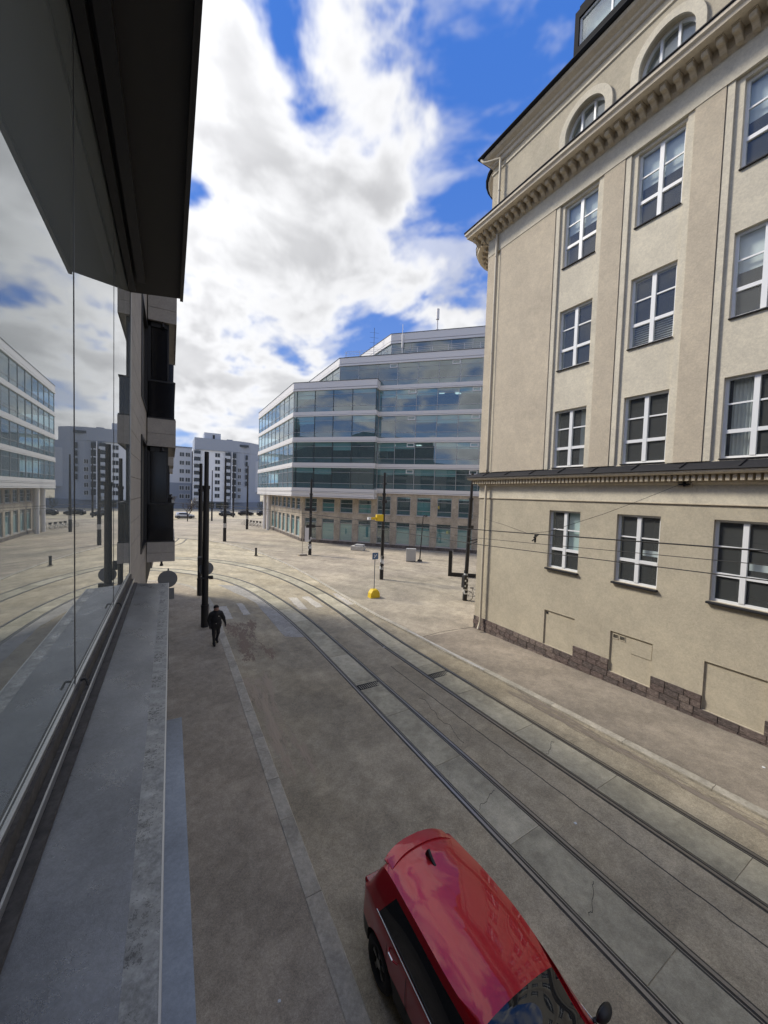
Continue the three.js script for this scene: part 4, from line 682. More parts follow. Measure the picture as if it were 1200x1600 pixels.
catenaryPole('black pole with white posters and a yellow box behind the blue road sign', 15.39, -27.19, 8.9, 0.13, [0, 0], true, (g) => {
  mesh('yellow_box', merge([RB(0.62, 0.55, 0.28, 0.04, -0.42, 5.15, 0.1), B(-1.25, -0.75, 5.02, 5.2, 0.02, 0.18)]), M.yellow, g); mesh('lamp_head', B(-1.5, -1.25, 5.0, 5.2, 0.0, 0.2), M.whitePaint, g); mesh('bracket', merge([B(-0.2, 0.25, 6.4, 6.6, -0.1, 0.1), B(-0.14, 0.14, 7.9, 8.05, -0.14, 0.14)]), M.pole, g); });
catenaryPole('black pole with posters in front of the office building corner', 13.78, -41.03, 8.6, 0.15, [0, 0], true, (g) => { mesh('bracket', merge([B(-0.7, 0.45, 5.0, 5.3, -0.1, 0.1), B(-0.5, 0.5, 3.1, 3.45, -0.12, 0.12), B(0.5, 1.3, 3.2, 3.3, -0.05, 0.05)]), M.pole, g); mesh('sign_stand', merge([cyl(0.03, 0.03, 0, 2.3, -0.95, 0.2, 8), RB(0.9, 0.22, 0.6, 0.08, -0.9, 0.1, 0.2)]), M.officeWarm, g); });
catenaryPole('leaning black pole beside the corner of the cream building', 17.6, -19.4, 8.7, 0.125, [-0.028, 0], true, (g) => {
  mesh('control_box', RB(0.34, 0.85, 0.3, 0.02, -0.2, 1.35, 0.12), M.pole, g); for (let k = 0; k < 4; k++) mesh('sticker', B(-0.34 + (k % 2) * 0.16, -0.22 + (k % 2) * 0.16, 1.0 + k * 0.18, 1.12 + k * 0.18, 0.272, 0.276), [M.blindWhite, M.boxGrey][k % 2], g);
  mesh('arm', merge([bar([0, 4.1, 0], [1.1, 4.35, 0.5], 0.06), bar([0, 3.8, 0], [0.7, 4.15, 0.3], 0.05), B(0.1, 0.3, 4.9, 5.15, -0.1, 0.1)]), M.pole, g); });
for (const [x, z, h, r, w, st] of [[6.47, -55.45, 11.4, 0.17, 'nearest black lamp post on the far side of the square, white band on its foot', true], [12.22, -72.28, 11.6, 0.17, 'black lamp post between the apartment block and the office building, with a pale notice', true], [8.11, -93.0, 11.4, 0.14, 'thin far lamp post just right of the pole beside the person', false], [14.4, -106, 16.0, 0.16, 'farthest lamp post in front of the apartment block balconies', false]]) {
  const g = group('lamp_post', null, [x, 0, z]); tag(g, w, 'lamp post', 'lamp posts around the far square'); mesh('shaft', merge([cyl(r * 1.3, r * 1.2, -0.1, h * 0.3, 0, 0), cyl(r * 1.05, r * 0.6, h * 0.3, h, 0, 0)]), M.pole, g); mesh('collar', cyl(r * 1.5, r * 1.5, h * 0.3, h * 0.32, 0, 0), M.pole, g);
  if (st) mesh('notice', cyl(r * 1.36, r * 1.34, 1.9, 2.5, 0, 0), M.kerbPaint, g);
}
{ // sign seen from behind beyond the sill
  const g = group('round_sign', null, [-0.08, 0, -16.4]); tag(g, 'grey back of a round road sign with a plate below, beyond the metal sill', 'road sign');
  mesh('post', cyl(0.03, 0.03, 0, 3.95, 0.02, -0.05, 10), M.steel, g); roundSign(g, 0.0, 3.55, 0, 0.32, true);
}
{ const g = group('pedestrian_sign', null, [12.2, 0, -22.53]); tag(g, 'small blue road sign on a thin post in a yellow concrete foot', 'road sign');
  const f = new THREE.Shape([[-0.34, 0], [0.34, 0], [0.3, 0.32], [0.16, 0.52], [-0.16, 0.52], [-0.3, 0.32]].map(([a, c]) => new THREE.Vector2(a, c))); const fg = new THREE.ExtrudeGeometry(f, { depth: 0.42, bevelEnabled: true, bevelSize: 0.03, bevelThickness: 0.03, bevelSegments: 2 }); fg.translate(0, 0, -0.21); mesh('foot', boxUV(fg), M.yellow, g);
  mesh('post', cyl(0.03, 0.03, 0.4, 3.0, 0, 0, 10), M.steel, g); const s = mesh('sign_plate', RB(0.46, 0.46, 0.02, 0.009, 0, 2.85, 0.04), std(0.06, 0.13, 0.26, 0.5), g); mesh('arrow', merge([bar([-0.1, 2.74, 0.054], [0.1, 2.96, 0.054], 0.06, 0.006), bar([-0.1, 2.95, 0.054], [0.05, 2.8, 0.054], 0.04, 0.006)]), M.whitePaint, s); }
{ const g = group('street_lantern', null, [23.55, 0, -33.3]); tag(g, 'thin leaning street light beside a grey cabinet in front of the office building', 'street light'); g.rotation.z = -0.05; mesh('shaft', merge([cyl(0.07, 0.045, 0, 4.8, 0, 0, 10), cyl(0.28, 0.22, 0, 0.18, 0, 0, 14)]), M.pole, g); mesh('head', merge([tube([[0, 4.75, 0], [0.05, 4.98, 0.02], [0.2, 5.0, 0.1]], 0.04, 6), RB(0.3, 0.14, 0.2, 0.04, 0.26, 4.95, 0.13)]), M.pole, g); }
{ const g = group('utility_cabinet', null, [22.6, 0, -33.6]); tag(g, 'light grey utility cabinet at the foot of the thin street light', 'cabinet'); g.rotation.y = -0.6; mesh('body', RB(1.05, 1.35, 0.5, 0.03, 0, 0.72, 0), M.boxGrey, g); mesh('door', B(-0.02, 0.5, 0.1, 1.32, 0.251, 0.262), M.boxGrey, g); mesh('door', B(-0.5, -0.04, 0.1, 1.32, 0.251, 0.262), M.boxGrey, g); mesh('plinth', B(-0.5, 0.5, 0, 0.06, -0.24, 0.24), M.mortar, g); }
{ const g = group('sale_box', null, [20.6, 0, -42.6]); tag(g, 'low white box by the wall of the office building', 'box'); g.rotation.y = -0.8; mesh('body', RB(1.7, 0.55, 0.9, 0.05, 0, 0.29, 0), M.kerbPaint, g); mesh('lid', RB(1.1, 0.22, 0.8, 0.05, 0.2, 0.66, 0), M.boxGrey, g); }
{ const g = group('stand_frame', null, [21.8, 0, -26.1]); tag(g, 'black steel frame standing on the square left of the leaning pole', 'frame'); const d = [0.76, 0.65]; g.rotation.y = -Math.atan2(d[1], d[0]) * 0 - 0.7;
  mesh('upright', B(-0.16, 0.16, 0, 2.3, -0.12, 0.12), M.pole, g); mesh('upright', B(2.9, 3.2, 0, 2.3, -0.12, 0.12), M.pole, g); mesh('base_rail', B(0.16, 2.9, 0.02, 0.32, -0.1, 0.1), M.pole, g); mesh('side_panel', B(0.17, 0.2, 0.33, 2.2, -0.55, 0.1), M.boxGrey, g); }
{ const g = group('bollard', null, [8.15, 0, -42.4]); tag(g, 'single short black bollard standing on the square', 'bollard'); mesh('post', merge([cyl(0.11, 0.1, 0, 0.78, 0, 0), cyl(0.12, 0.12, 0.72, 0.84, 0, 0)]), M.pole, g); mesh('foot', cyl(0.2, 0.2, 0, 0.04, 0, 0), M.mortar, g); }
// bicycle
function bicycle(label, pos, turn, lean) {
  const g = group('bicycle', null, pos, turn); tag(g, label, 'bicycle'); g.rotation.z = lean;
  for (const x of [-0.52, 0.52]) { const t = new THREE.TorusGeometry(0.33, 0.02, 6, 28); t.translate(x, 0.35, 0); const w = mesh('wheel', boxUV(t), M.pole, g); const sp = []; for (let k = 0; k < 8; k++) { const a = k / 8 * Math.PI; sp.push(bar([x - 0.32 * Math.cos(a), 0.35 - 0.32 * Math.sin(a), 0], [x + 0.32 * Math.cos(a), 0.35 + 0.32 * Math.sin(a), 0], 0.006)); } mesh('spokes', merge(sp), M.steel, w); }
  mesh('frame', merge([bar([-0.52, 0.35, 0], [-0.1, 0.32, 0], 0.025), bar([-0.1, 0.32, 0], [-0.22, 0.85, 0], 0.03), bar([-0.2, 0.78, 0], [0.36, 0.82, 0], 0.03), bar([-0.1, 0.32, 0], [0.38, 0.76, 0], 0.035), bar([-0.52, 0.35, 0], [-0.2, 0.76, 0], 0.02), bar([0.52, 0.35, 0], [0.36, 0.95, 0], 0.028)]), M.steel, g);
  mesh('handlebar', merge([bar([0.36, 0.95, 0], [0.33, 1.02, 0], 0.025), bar([0.33, 1.02, -0.28], [0.33, 1.02, 0.28], 0.022)]), M.pole, g); mesh('saddle', RB(0.26, 0.06, 0.14, 0.025, -0.24, 0.9, 0), M.pole, g); mesh('basket', merge([B(0.42, 0.7, 0.72, 0.74, -0.16, 0.16), B(0.42, 0.44, 0.74, 0.98, -0.16, 0.16), B(0.68, 0.7, 0.74, 0.98, -0.16, 0.16), B(0.44, 0.68, 0.74, 0.98, -0.16, -0.15), B(0.44, 0.68, 0.74, 0.98, 0.15, 0.16)]), M.pole, g);
  return g;
}
bicycle('bicycle leaning beside the foot of the leaning black pole', [18.15, 0.0, -18.9], -0.9, 0.06);
for (let k = 0; k < 6; k++) bicycle(['nearest bicycle', 'second bicycle', 'third bicycle', 'fourth bicycle', 'fifth bicycle', 'farthest bicycle'][k] + ' in the row parked at the far end of the office building', [15.6 - k * 0.42, 0, -76.2 - k * 1.1], 0.35 + rr(-0.15, 0.15), 0.05);
// overhead wires
function wire(label, pts, r) { const o = mesh('overhead_wire', tube(pts, r, 5), M.wire); tag(o, label, 'wire'); return o; }
wire('upper overhead tram wire over the nearer track', [[6.4, 6.75, 8], [6.4, 6.5, -1], [6.4, 6.25, -6.84], [6.42, 6.0, -14], [6.1, 5.85, -22], [4.6, 5.8, -30.5], [0.5, 5.8, -36.8], [-8, 5.8, -41]], 0.011);
wire('thin carrying wire over the farther track', [[9.25, 6.3, 8], [9.25, 6.03, -1.5], [9.25, 5.64, -9.56], [9.28, 5.5, -16], [9.2, 5.5, -24], [7.6, 5.5, -33.5], [3, 5.5, -41.6], [-8, 5.5, -47]], 0.008);
wire('lowest overhead tram wire over the farther track', [[9.25, 6.1, 8], [9.25, 5.75, -1.5], [9.25, 5.42, -9.55], [9.28, 5.3, -16], [9.2, 5.3, -24], [7.6, 5.3, -33.5], [3, 5.3, -41.6], [-8, 5.3, -47]], 0.012);
wire('span wire rising from the overhead wires to the bracket on the cream building', [[17.7, 5.9, -19.4], [11.5, 6.0, -10.6], [9.6, 5.95, -7.6], [12.0, 6.75, -6.7], [14.27, 7.72, -5.78]], 0.007);
{ const g = group('wire_hanger', null, [9.6, 5.85, -7.6]); tag(g, 'dark wire hanger on the span wire in front of the ground floor windows', 'wire fitting'); mesh('clamp', merge([bar([-0.2, 0.05, 0.12], [0.25, 0.1, -0.1], 0.04), bar([-0.25, -0.05, 0.1], [0.15, 0.0, -0.1], 0.03), cyl(0.03, 0.03, -0.12, 0.12, 0, 0, 8)]), M.wire, g); }
// ---------------------------------------------------------------- cars
const carPaint = (r, g, b) => phys(r, g, b, 0.38, { metalness: 0.45, clearcoat: 1, clearcoatRoughness: 0.01 });
const CM = { glass: phys(0.012, 0.014, 0.016, 0.02, { specularIntensity: 1, ior: 1.6 }), trim: std(0.012, 0.012, 0.013, 0.5), tyre: std(0.018, 0.018, 0.019, 0.85), rim: std(0.30, 0.30, 0.31, 0.35, { metalness: 0.8 }), chrome: std(0.6, 0.6, 0.6, 0.15, { metalness: 1 }), tail: phys(0.28, 0.008, 0.01, 0.1, { clearcoat: 1 }), lamp: phys(0.6, 0.62, 0.64, 0.05, { clearcoat: 1 }) };
const pl = (l, x) => { if (x <= l[0][0]) return l[0][1]; for (let i = 0; i < l.length - 1; i++) if (x <= l[i + 1][0]) { const t = (x - l[i][0]) / (l[i + 1][0] - l[i][0]); const p0 = l[Math.max(0, i - 1)][1], p1 = l[i][1], p2 = l[i + 1][1], p3 = l[Math.min(l.length - 1, i + 2)][1]; const m1 = (p2 - p0) / 2, m2 = (p3 - p1) / 2, u = t * t, v = u * t; return (2 * v - 3 * u + 1) * p1 + (v - 2 * u + t) * m1 * 0.7 + (-2 * v + 3 * u) * p2 + (v - u) * m2 * 0.7; } return l[l.length - 1][1]; };
// stations s run from the tail (0) to the nose (4.2)
const CAR = {
  top: [[0, 0.62], [0.04, 0.86], [0.12, 1.02], [0.22, 1.2], [0.33, 1.40], [0.42, 1.465], [0.7, 1.50], [1.2, 1.535], [1.7, 1.535], [2.1, 1.51], [2.4, 1.465], [2.75, 1.26], [3.12, 1.03], [3.3, 0.99], [3.7, 0.93], [4.0, 0.82], [4.14, 0.66], [4.2, 0.5]],
  wide: [[0, 0.66], [0.06, 0.78], [0.2, 0.845], [0.5, 0.875], [0.75, 0.888], [1.2, 0.872], [2.0, 0.872], [2.9, 0.88], [3.3, 0.888], [3.7, 0.86], [4.0, 0.76], [4.14, 0.62], [4.2, 0.5]],
  belt: [[0, 0.6], [0.12, 0.95], [0.35, 1.05], [0.8, 1.045], [1.5, 1.0], [2.2, 0.965], [3.0, 0.95], [3.3, 0.93], [3.8, 0.86], [4.2, 0.5]],
  roofHalf: [[0, 0.60], [0.12, 0.62], [0.33, 0.575], [0.6, 0.575], [1.2, 0.60], [1.8, 0.605], [2.4, 0.575], [2.8, 0.63], [3.12, 0.70], [3.4, 0.72], [3.9, 0.62], [4.2, 0.42]],
};
function carShell() {
  const S = []; for (let s = 0; s <= 4.2001; s += 0.03) S.push(Math.min(4.2, s));
  const keys = [0.66, 3.0, 0.06, 0.33, 0.36, 0.40, 0.52, 2.40, 2.43, 3.12, 3.15].map((k) => k); for (const k of keys) S.push(k); S.sort((a, b) => a - b);
  const wheels = [0.72, 3.29];
  const ring = (s) => {
    const w = pl(CAR.wide, s), t = pl(CAR.top, s), bl = Math.min(pl(CAR.belt, s), t - 0.02), rh = Math.min(pl(CAR.roofHalf, s), w), bh = w * 0.968;
    const shoulder = Math.max(bl + 0.004, t - 0.085), cab = shoulder - bl;   // height of the greenhouse side
    let low = 0.2; for (const c of wheels) { const d = Math.abs(s - c); if (d < 0.385) low = Math.max(low, 0.33 + Math.sqrt(0.385 * 0.385 - d * d) - 0.0); }
    const Y = (y) => Math.max(y, low);
    const sideTop = cab > 0.05 ? rh + 0.055 : lerp(rh + 0.05, bh - 0.05, 0.6);
    const P = [[w * 0.90, Y(0.2)], [w * 0.975, Y(0.27)], [w * 0.995, Y(0.42)], [w, Y(0.56)], [w * 0.994, Math.max(Y(0.68), 0.68)], [w * 0.985, Math.max(Y(0.78), lerp(0.78, bl, 0.25))], [bh + 0.012, bl - 0.03], [bh, bl]];
    for (let k = 1; k <= 6; k++) { const f = k / 6; P.push([lerp(bh - 0.01, sideTop, f) + 0.03 * Math.sin(f * Math.PI) * Math.min(1, cab / 0.3), bl + cab * f]); }   // 8..13
    const r0 = P[P.length - 1];
    for (let k = 1; k <= 9; k++) { const a = k / 9; P.push([r0[0] * (1 - Math.pow(a, 1.0)), lerp(r0[1], t, 1 - Math.pow(1 - Math.min(1, a * 1.0), 2.6))]); }  // 14..22
    return P;
  };
  // stations are sheared along the cabin side so that its window edges run clean and slanted
  const warp = (s, k) => { if (k < 7 || k > 13) return s; const f = Math.min(1, (k - 7) / 5); return s + f * 0.2 * Math.exp(-Math.pow((s - 0.66) / 0.34, 2)) - f * 0.66 * smooth(1.9, 3.0, s) * (1 - smooth(3.02, 3.9, s)); };
  const parts = { body: [], side_window: [], windshield: [], rear_window: [], cladding: [] }, nR = ring(1).length, cache = S.map((s) => { const o = []; for (let k = 0; k < nR; k++) { const w = warp(s, k), p = ring(w)[k]; o.push([p[0], p[1], w]); } return o; });
  for (let i = 0; i < S.length - 1; i++) {
    const sm = (S[i] + S[i + 1]) / 2; if (S[i + 1] - S[i] < 1e-6) continue;
    for (let k = 0; k < nR - 1; k++) for (const sd of [-1, 1]) {
      let part = 'body';
      if (k < 3) part = 'cladding';
      if (k >= 7 && k < 12 && sm > 0.66 && sm < 3.0) part = 'side_window';
      if (k > 13 && sm > 2.43 && sm < 3.12) part = 'windshield';
      if (k > 13 && sm > 0.12 && sm < 0.33) part = 'rear_window';
      const v = (r, j) => [sd * r[j][0], r[j][1], r[j][2]];
      const a = v(cache[i], k), b = v(cache[i + 1], k), c = v(cache[i + 1], k + 1), d = v(cache[i], k + 1);
      parts[part].push(...(sd > 0 ? [...a, ...c, ...b, ...a, ...d, ...c] : [...a, ...b, ...c, ...a, ...c, ...d]));
    }
  }
  const out = {}; for (const k in parts) { const g = new THREE.BufferGeometry(); g.setAttribute('position', new THREE.Float32BufferAttribute(parts[k], 3)); out[k] = toCreasedNormals(g, 0.42); }
  return out;
}
const shell = carShell();
function makeCar(label, paint, pos, turn, detail, grp) {
  const g = group(detail ? 'red_car' : 'parked_car', null, pos, turn); tag(g, label, 'car', grp);
  mesh('body', shell.body, paint, g); mesh('cladding', shell.cladding, CM.trim, g);
  mesh('side_window', shell.side_window, CM.glass, g); mesh('windshield', shell.windshield, CM.glass, g); mesh('rear_window', shell.rear_window, CM.glass, g);
  mesh('underbody', merge([B(-0.76, 0.76, 0.18, 0.45, 0.3, 3.95), B(-0.6, 0.6, 0.45, 0.62, 0.2, 4.0)]), CM.trim, g);
  for (const s of [0.72, 3.29]) for (const x of [-0.79, 0.79]) {
    const t = new THREE.TorusGeometry(0.245, 0.09, 10, 32); t.scale(1, 1, 1.15); t.rotateY(Math.PI / 2); t.translate(x, 0.33, s); const w = mesh('wheel', toCreasedNormals(t, 0.6), CM.tyre, g), o = x + Math.sign(x) * 0.05;
    const sp = []; for (let k = 0; k < 5; k++) { const a = k / 5 * 2 * Math.PI; for (const e of [-0.12, 0.12]) sp.push(bar([o, 0.33 + 0.05 * Math.cos(a), s + 0.05 * Math.sin(a)], [o, 0.33 + 0.225 * Math.cos(a + e), s + 0.225 * Math.sin(a + e)], 0.03, 0.03)); }
    const rm = new THREE.TorusGeometry(0.222, 0.016, 6, 32); rm.rotateY(Math.PI / 2); rm.translate(o, 0.33, s); const hub = new THREE.CylinderGeometry(0.06, 0.06, 0.05, 14); hub.rotateZ(Math.PI / 2); hub.translate(o, 0.33, s); const disc = new THREE.CylinderGeometry(0.22, 0.22, 0.04, 20); disc.rotateZ(Math.PI / 2); disc.translate(x - Math.sign(x) * 0.02, 0.33, s);
    mesh('rim', merge([...sp, boxUV(rm), boxUV(hub)]), CM.rim, w); mesh('brake_disc', boxUV(disc), CM.trim, w);
  }
  for (const sd of [-1, 1]) {
    const m = new THREE.SphereGeometry(1, 16, 10); m.scale(0.135, 0.095, 0.075); const p = m.attributes.position; for (let i = 0; i < p.count; i++) if (p.getZ(i) < 0) p.setZ(i, p.getZ(i) * 0.35); m.computeVertexNormals(); m.translate(sd * 0.985, 1.03, 2.83); const mm = mesh('mirror', m, detail ? CM.trim : paint, g); mesh('mirror_glass', boxUV(new THREE.SphereGeometry(1, 14, 8).scale(0.112, 0.075, 0.008).translate(sd * 0.985, 1.03, 2.808)), CM.glass, mm); mesh('mirror_arm', bar([sd * 0.84, 0.985, 2.8], [sd * 0.92, 1.0, 2.83], 0.05, 0.035), CM.trim, mm);
    if (detail) {
      for (const s of [1.12, 2.05]) { const h = mesh('door_handle', tube([[sd * 0.872, 0.90, s - 0.11], [sd * 0.905, 0.91, s - 0.07], [sd * 0.908, 0.912, s + 0.05], [sd * 0.872, 0.905, s + 0.1]], 0.013, 8), paint, g); mesh('chrome_strip', bar([sd * 0.918, 0.917, s - 0.06], [sd * 0.92, 0.919, s + 0.045], 0.014, 0.02), CM.chrome, h); }
      mesh('window_trim', tube([[sd * 0.858, 1.052, 0.62], [sd * 0.862, 1.047, 0.9], [sd * 0.861, 1.018, 1.35], [sd * 0.858, 0.99, 1.9], [sd * 0.862, 0.968, 2.5], [sd * 0.868, 0.955, 2.95]], 0.009, 6), CM.chrome, g);
      for (const s of [0.94, 1.42, 2.30]) mesh('door_seam', tube([[sd * 0.876, 0.5, s + 0.02], [sd * 0.879, 0.7, s], [sd * 0.862, 0.93, s - 0.015]], 0.004, 4), CM.trim, g);
    }
    mesh('tail_lamp', RB(0.30, 0.12, 0.16, 0.04, sd * 0.63, 0.93, 0.13), CM.tail, g); mesh('headlight', RB(0.32, 0.10, 0.18, 0.04, sd * 0.62, 0.70, 4.0), CM.lamp, g);
  }
  // roof spoiler and shark fin
  const sg = new THREE.BoxGeometry(1.12, 0.035, 0.24, 14, 1, 3), sp = sg.attributes.position; for (let i = 0; i < sp.count; i++) { const x = sp.getX(i), z = sp.getZ(i); sp.setY(i, sp.getY(i) * (z < -0.1 ? 0.45 : 1) - 0.09 * Math.pow(Math.abs(x) / 0.56, 3.2) * 0.75 + (z + 0.12) * 0.16); sp.setZ(i, z + 0.10 * Math.pow(Math.abs(x) / 0.56, 2.5)); } sg.computeVertexNormals(); sg.translate(0, 1.432, 0.31); const spo = mesh('spoiler', toCreasedNormals(sg, 0.6), paint, g);
  if (detail) {
    mesh('brake_light', bar([-0.16, 1.418, 0.188], [0.16, 1.418, 0.188], 0.02), CM.tail, spo);
    const fs = new THREE.Shape(); fs.moveTo(-0.09, 0); fs.quadraticCurveTo(-0.065, 0.075, -0.045, 0.085); fs.quadraticCurveTo(0.0, 0.03, 0.11, 0); fs.closePath(); const fg = new THREE.ExtrudeGeometry(fs, { depth: 0.012, bevelEnabled: true, bevelSize: 0.008, bevelThickness: 0.012, bevelSegments: 2 }); fg.translate(0, 0, -0.006); fg.rotateY(-Math.PI / 2); fg.scale(1.2, 1.35, 1.35); fg.translate(0, 1.492, 0.74); mesh('antenna_fin', boxUV(fg), CM.trim, g);
    for (const x of [-0.3, 0.32]) mesh('wiper', tube([[x, 1.045, 3.13], [x + 0.16, 1.10, 3.03], [x + 0.42, 1.12, 2.97]], 0.009, 5), CM.trim, g);
    mesh('dashboard', B(-0.6, 0.6, 0.9, 0.94, 2.6, 3.0), CM.trim, g);
  }
  return g;
}
makeCar('shiny red hatchback parked at the kerb, seen from above', carPaint(0.46, 0.006, 0.016), [3.5, gy(3.5, -3) + ROAD + 0.005, -5.1], 0, true);
const far = [[0.9, -88.5 - 14, 1.6, [0.62, 0.63, 0.64], 'white car parked beyond the grass strip at the left'], [11.5, -112, 1.5, [0.06, 0.065, 0.07], 'dark parked car left of the white apartment wall'], [22.0, -114, 1.6, [0.03, 0.032, 0.036], 'dark parked car nearest the bicycles'], [27.5, -116, 1.5, [0.08, 0.085, 0.09], 'grey parked car beside the bicycles beyond the square'], [17.0, -115, 1.6, [0.035, 0.035, 0.04], 'black parked car in front of the balcony columns']];
for (const [x, z, t, c, label] of far) makeCar(label, carPaint(...c), [x, ROAD, z], t, false, 'cars parked beyond the square');

// ---------------------------------------------------------------- walking person
{
  const g = group('person', null, [1.83, 0, -18.36], 0.12); tag(g, 'person in a dark jacket and dark trousers walking towards the camera on the left pavement', 'person');
  // joints in metres, facing +z
  const J = [
    // torso
    [[0, 0.95, 0], 0.175, [0, 1.18, 0.01], 0.175], [[0, 1.18, 0.01], 0.175, [0, 1.40, 0], 0.175], [[-0.12, 1.40, 0], 0.13, [0.12, 1.40, 0], 0.13], [[-0.09, 0.97, 0], 0.155, [0.09, 0.97, 0], 0.155], [[-0.06, 1.15, 0], 0.16, [0.06, 1.15, 0], 0.16], [[0, 1.46, 0], 0.095, [0, 1.545, 0.012], 0.085],
    [[0, 1.44, 0], 0.075, [0, 1.54, 0.02], 0.062],
    // head
    [[0, 1.635, 0.03], 0.098, [0, 1.69, 0.015], 0.103], [[0, 1.585, 0.055], 0.062, [0, 1.62, 0.05], 0.07],
    // arms: right swings forward, left back and out
    [[-0.21, 1.405, 0], 0.09, [-0.285, 1.14, -0.04], 0.075], [[-0.285, 1.14, -0.04], 0.072, [-0.27, 0.90, 0.07], 0.046],
    [[0.21, 1.405, 0], 0.09, [0.32, 1.16, 0.0], 0.074], [[0.32, 1.16, 0.0], 0.07, [0.385, 0.93, 0.07], 0.046],
    // legs mid-stride
    [[-0.095, 0.93, 0], 0.105, [-0.10, 0.50, 0.08], 0.075], [[-0.10, 0.50, 0.08], 0.072, [-0.10, 0.10, 0.12], 0.052],
    [[0.095, 0.93, 0], 0.105, [0.10, 0.52, 0.0], 0.075], [[0.10, 0.52, 0.0], 0.072, [0.09, 0.14, -0.22], 0.052],
    // jacket hem
    [[-0.10, 0.84, 0], 0.145, [0.09, 0.84, 0], 0.145],
    // feet
    [[-0.10, 0.065, 0.10], 0.055, [-0.105, 0.045, 0.30], 0.042], [[0.09, 0.095, -0.24], 0.055, [0.10, 0.045, -0.07], 0.042],
  ];
  function body(bones, lo, hi, cell, k) {
    const size = Math.max(hi[0] - lo[0], hi[1] - lo[1], hi[2] - lo[2]), res = Math.ceil(size / cell), mc = new MarchingCubes(res, new THREE.MeshStandardMaterial(), false, false, 400000); mc.isolation = 0;
    const half = size / 2, cx = (lo[0] + hi[0]) / 2, cy = (lo[1] + hi[1]) / 2, cz = (lo[2] + hi[2]) / 2;
    for (let z = 0; z < res; z++) for (let y = 0; y < res; y++) for (let x = 0; x < res; x++) {
      const p = [cx + (x / res * 2 - 1) * half, cy + (y / res * 2 - 1) * half, cz + (z / res * 2 - 1) * half]; let s = 0;
      let dmin = 1e9, acc = 0;
      for (const [a, ra, b, rb] of bones) { const ba = [b[0] - a[0], b[1] - a[1], b[2] - a[2]], pa = [p[0] - a[0], p[1] - a[1], p[2] - a[2]], t = Math.max(0, Math.min(1, (pa[0] * ba[0] + pa[1] * ba[1] + pa[2] * ba[2]) / (ba[0] ** 2 + ba[1] ** 2 + ba[2] ** 2))); const d = Math.hypot(pa[0] - ba[0] * t, pa[1] - ba[1] * t, pa[2] - ba[2] * t) - lerp(ra, rb, t); acc += Math.exp(-d / k); }
      mc.field[x + y * res + z * res * res] = k * Math.log(acc + 1e-30);
    }
    mc.update(); const n = mc.count, pos = new Float32Array(n * 3), nor = new Float32Array(n * 3);
    for (let i = 0; i < n; i++) { pos[3 * i] = mc.positionArray[3 * i] * half + cx; pos[3 * i + 1] = mc.positionArray[3 * i + 1] * half + cy; pos[3 * i + 2] = mc.positionArray[3 * i + 2] * half + cz; }
    const q = new THREE.BufferGeometry(); q.setAttribute('position', new THREE.BufferAttribute(pos, 3)); q.computeVertexNormals(); return q;
  }
  const whole = body(J, [-0.55, -0.02, -0.45], [0.55, 1.86, 0.45], 0.016, 0.018);
  // hands with five fingers each
  const hand = (o, s) => { const [x, y, z] = o, b = [[[x, y, z], 0.034, [x, y - 0.06, z + 0.012], 0.036]]; for (let k = 0; k < 4; k++) { const fz = z + 0.012 + (k - 1.5) * 0.02, L = [0.065, 0.075, 0.07, 0.055][k]; b.push([[x, y - 0.07, fz], 0.0098, [x - s * 0.006, y - 0.07 - L * 0.6, fz + 0.004], 0.009], [[x - s * 0.006, y - 0.07 - L * 0.6, fz + 0.004], 0.009, [x - s * 0.022, y - 0.07 - L, fz + 0.006], 0.008]); } b.push([[x - s * 0.008, y - 0.02, z + 0.035], 0.012, [x - s * 0.02, y - 0.065, z + 0.06], 0.010]); return body(b, [x - 0.11, y - 0.17, z - 0.11], [x + 0.11, y + 0.05, z + 0.11], 0.0045, 0.004); };
  const handsG = [hand([-0.27, 0.875, 0.08], -1), hand([0.392, 0.905, 0.08], 1)];
  const all = merge([whole, ...handsG].map((q) => { q.setAttribute('uv', new THREE.Float32BufferAttribute(new Float32Array(q.attributes.position.count * 2), 2)); return q; }));
  // cloth and skin as colours of the body surface
  const p = all.attributes.position, col = new Float32Array(p.count * 3);
  for (let i = 0; i < p.count; i++) { const x = p.getX(i), y = p.getY(i), z = p.getZ(i); let c = [0.010, 0.010, 0.012]; if (y < 0.80) c = [0.012, 0.011, 0.012]; if (y < 0.12) c = [0.008, 0.008, 0.008]; if (Math.abs(x) > 0.24 && y < 0.875) c = [0.02, 0.018, 0.018]; if (y > 1.572 && !(z < 0.0)) c = [0.34, 0.20, 0.145]; col.set(c, i * 3); }
  all.setAttribute('color', new THREE.BufferAttribute(col, 3)); all.deleteAttribute('uv');
  mesh('body', all, new THREE.MeshStandardMaterial({ vertexColors: true, roughness: 0.8 }), g);
  const hr = new THREE.SphereGeometry(0.116, 18, 14, 0, Math.PI * 2, 0, Math.PI * 0.56); hr.scale(0.98, 1.05, 1.06); hr.rotateX(-0.32); hr.translate(0, 1.685, 0.012); mesh('hair', boxUV(hr), std(0.014, 0.010, 0.009, 0.85), g);
  const nose = new THREE.ConeGeometry(0.017, 0.045, 8); nose.rotateX(-0.35); nose.translate(0, 1.645, 0.135); const fc = [boxUV(nose)]; for (const s of [-1, 1]) { const e = new THREE.SphereGeometry(0.022, 8, 6); e.scale(0.5, 1.2, 0.8); e.translate(s * 0.104, 1.655, 0.02); fc.push(boxUV(e)); } mesh('nose_and_ears', merge(fc), std(0.34, 0.20, 0.145, 0.6), g);
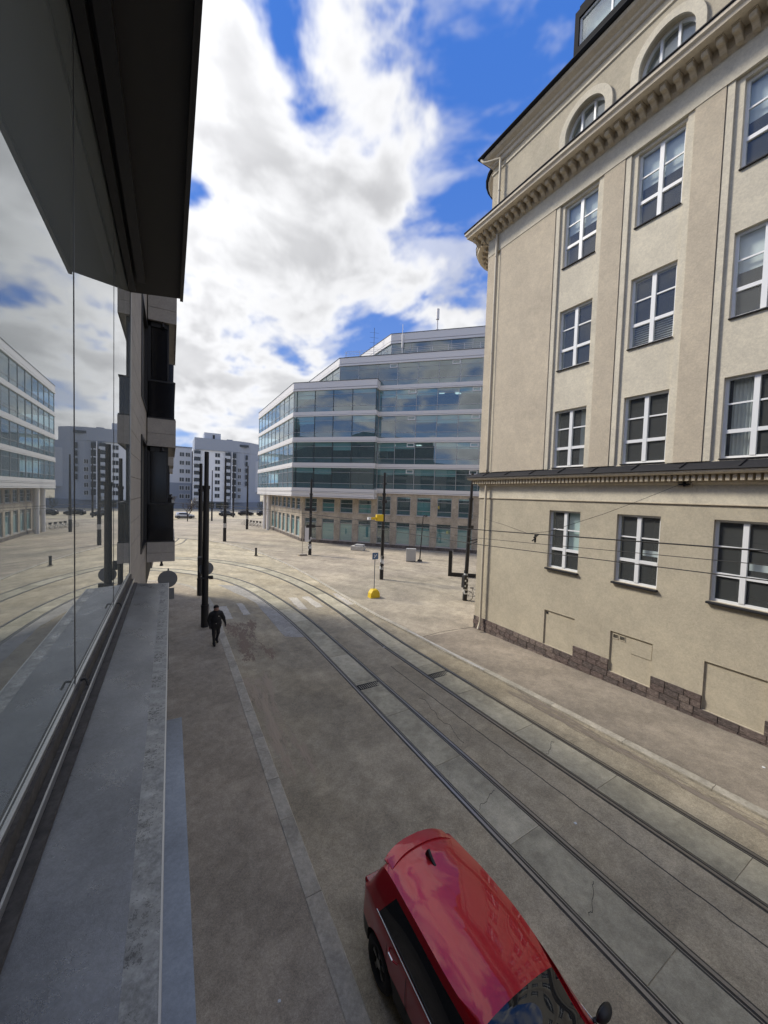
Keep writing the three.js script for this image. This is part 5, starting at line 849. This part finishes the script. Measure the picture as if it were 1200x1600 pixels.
  const ey = []; for (const s of [-1, 1]) { const e = new THREE.SphereGeometry(0.011, 8, 6); e.translate(s * 0.037, 1.668, 0.118); ey.push(boxUV(e)); } ey.push(B(-0.026, 0.026, 1.597, 1.604, 0.112, 0.12)); mesh('eyes_and_mouth', merge(ey), std(0.03, 0.018, 0.016, 0.5), g);
  const col1 = new THREE.TorusGeometry(0.09, 0.03, 8, 20); col1.rotateX(Math.PI / 2); col1.translate(0, 1.525, 0.01); mesh('collar', boxUV(col1), std(0.010, 0.010, 0.012, 0.85), g);
  mesh('badge', merge([boxUV(new THREE.SphereGeometry(0.03, 10, 8).scale(1, 1.1, 0.4).translate(-0.02, 0.99, 0.17)), B(0.07, 0.10, 1.30, 1.325, 0.155, 0.168)]), std(0.75, 0.75, 0.74, 0.5), g);
}
// ---------------------------------------------------------------- bare trees and shrubs beyond the grass
function bareTree(label, x, z, h, spread, leafy) {
  const g = group('small_tree', null, [x, 0, z]); tag(g, label, 'tree', 'small trees beyond the square'); const tr = [], tw = [];
  const grow = (a, d, L, r, lv) => { const e = [a[0] + d[0] * L, a[1] + d[1] * L, a[2] + d[2] * L]; const q = new THREE.CylinderGeometry(r * 0.65, r, L, lv > 1 ? 4 : 6, 1, true); q.translate(0, L / 2, 0); q.applyQuaternion(new THREE.Quaternion().setFromUnitVectors(new THREE.Vector3(0, 1, 0), new THREE.Vector3(...d))); q.translate(...a); (lv < 2 ? tr : tw).push(q); if (lv >= 5) return; for (let k = 0; k < (lv === 0 ? 5 : 3); k++) { const v = new THREE.Vector3(d[0] + rr(-spread, spread), d[1] + rr(-0.1, 0.5), d[2] + rr(-spread, spread)).normalize(), f = lv === 0 ? rr(0.4, 1) : rr(0.6, 1); grow([a[0] + d[0] * L * f, a[1] + d[1] * L * f, a[2] + d[2] * L * f], v.toArray(), L * rr(0.55, 0.8), r * 0.6, lv + 1); } };
  grow([0, 0, 0], [0, 1, 0], h * 0.34, h * 0.018, 0);
  mesh('trunk', merge(tr), std(0.06, 0.05, 0.042, 0.9), g); mesh('crown', merge(tw), leafy ? std(0.055, 0.06, 0.03, 0.9) : std(0.085, 0.068, 0.055, 0.9), g);
}
bareTree('bare tree on the grass strip left of the black poles', 3.2, -92, 6.5, 0.8, false);
bareTree('dark dense shrub-like tree behind the two black poles', 7.4, -101, 6.2, 1.0, true);
bareTree('bare young tree behind the white car at the far left', 0.2, -108, 7.0, 0.8, false);
bareTree('small bare tree in front of the apartment block base', 12.8, -118, 5.0, 0.9, true);
bareTree('low dark tree at the right end of the apartment block', 24.5, -120, 5.0, 1.0, true);
renderer.render(scene, camera);
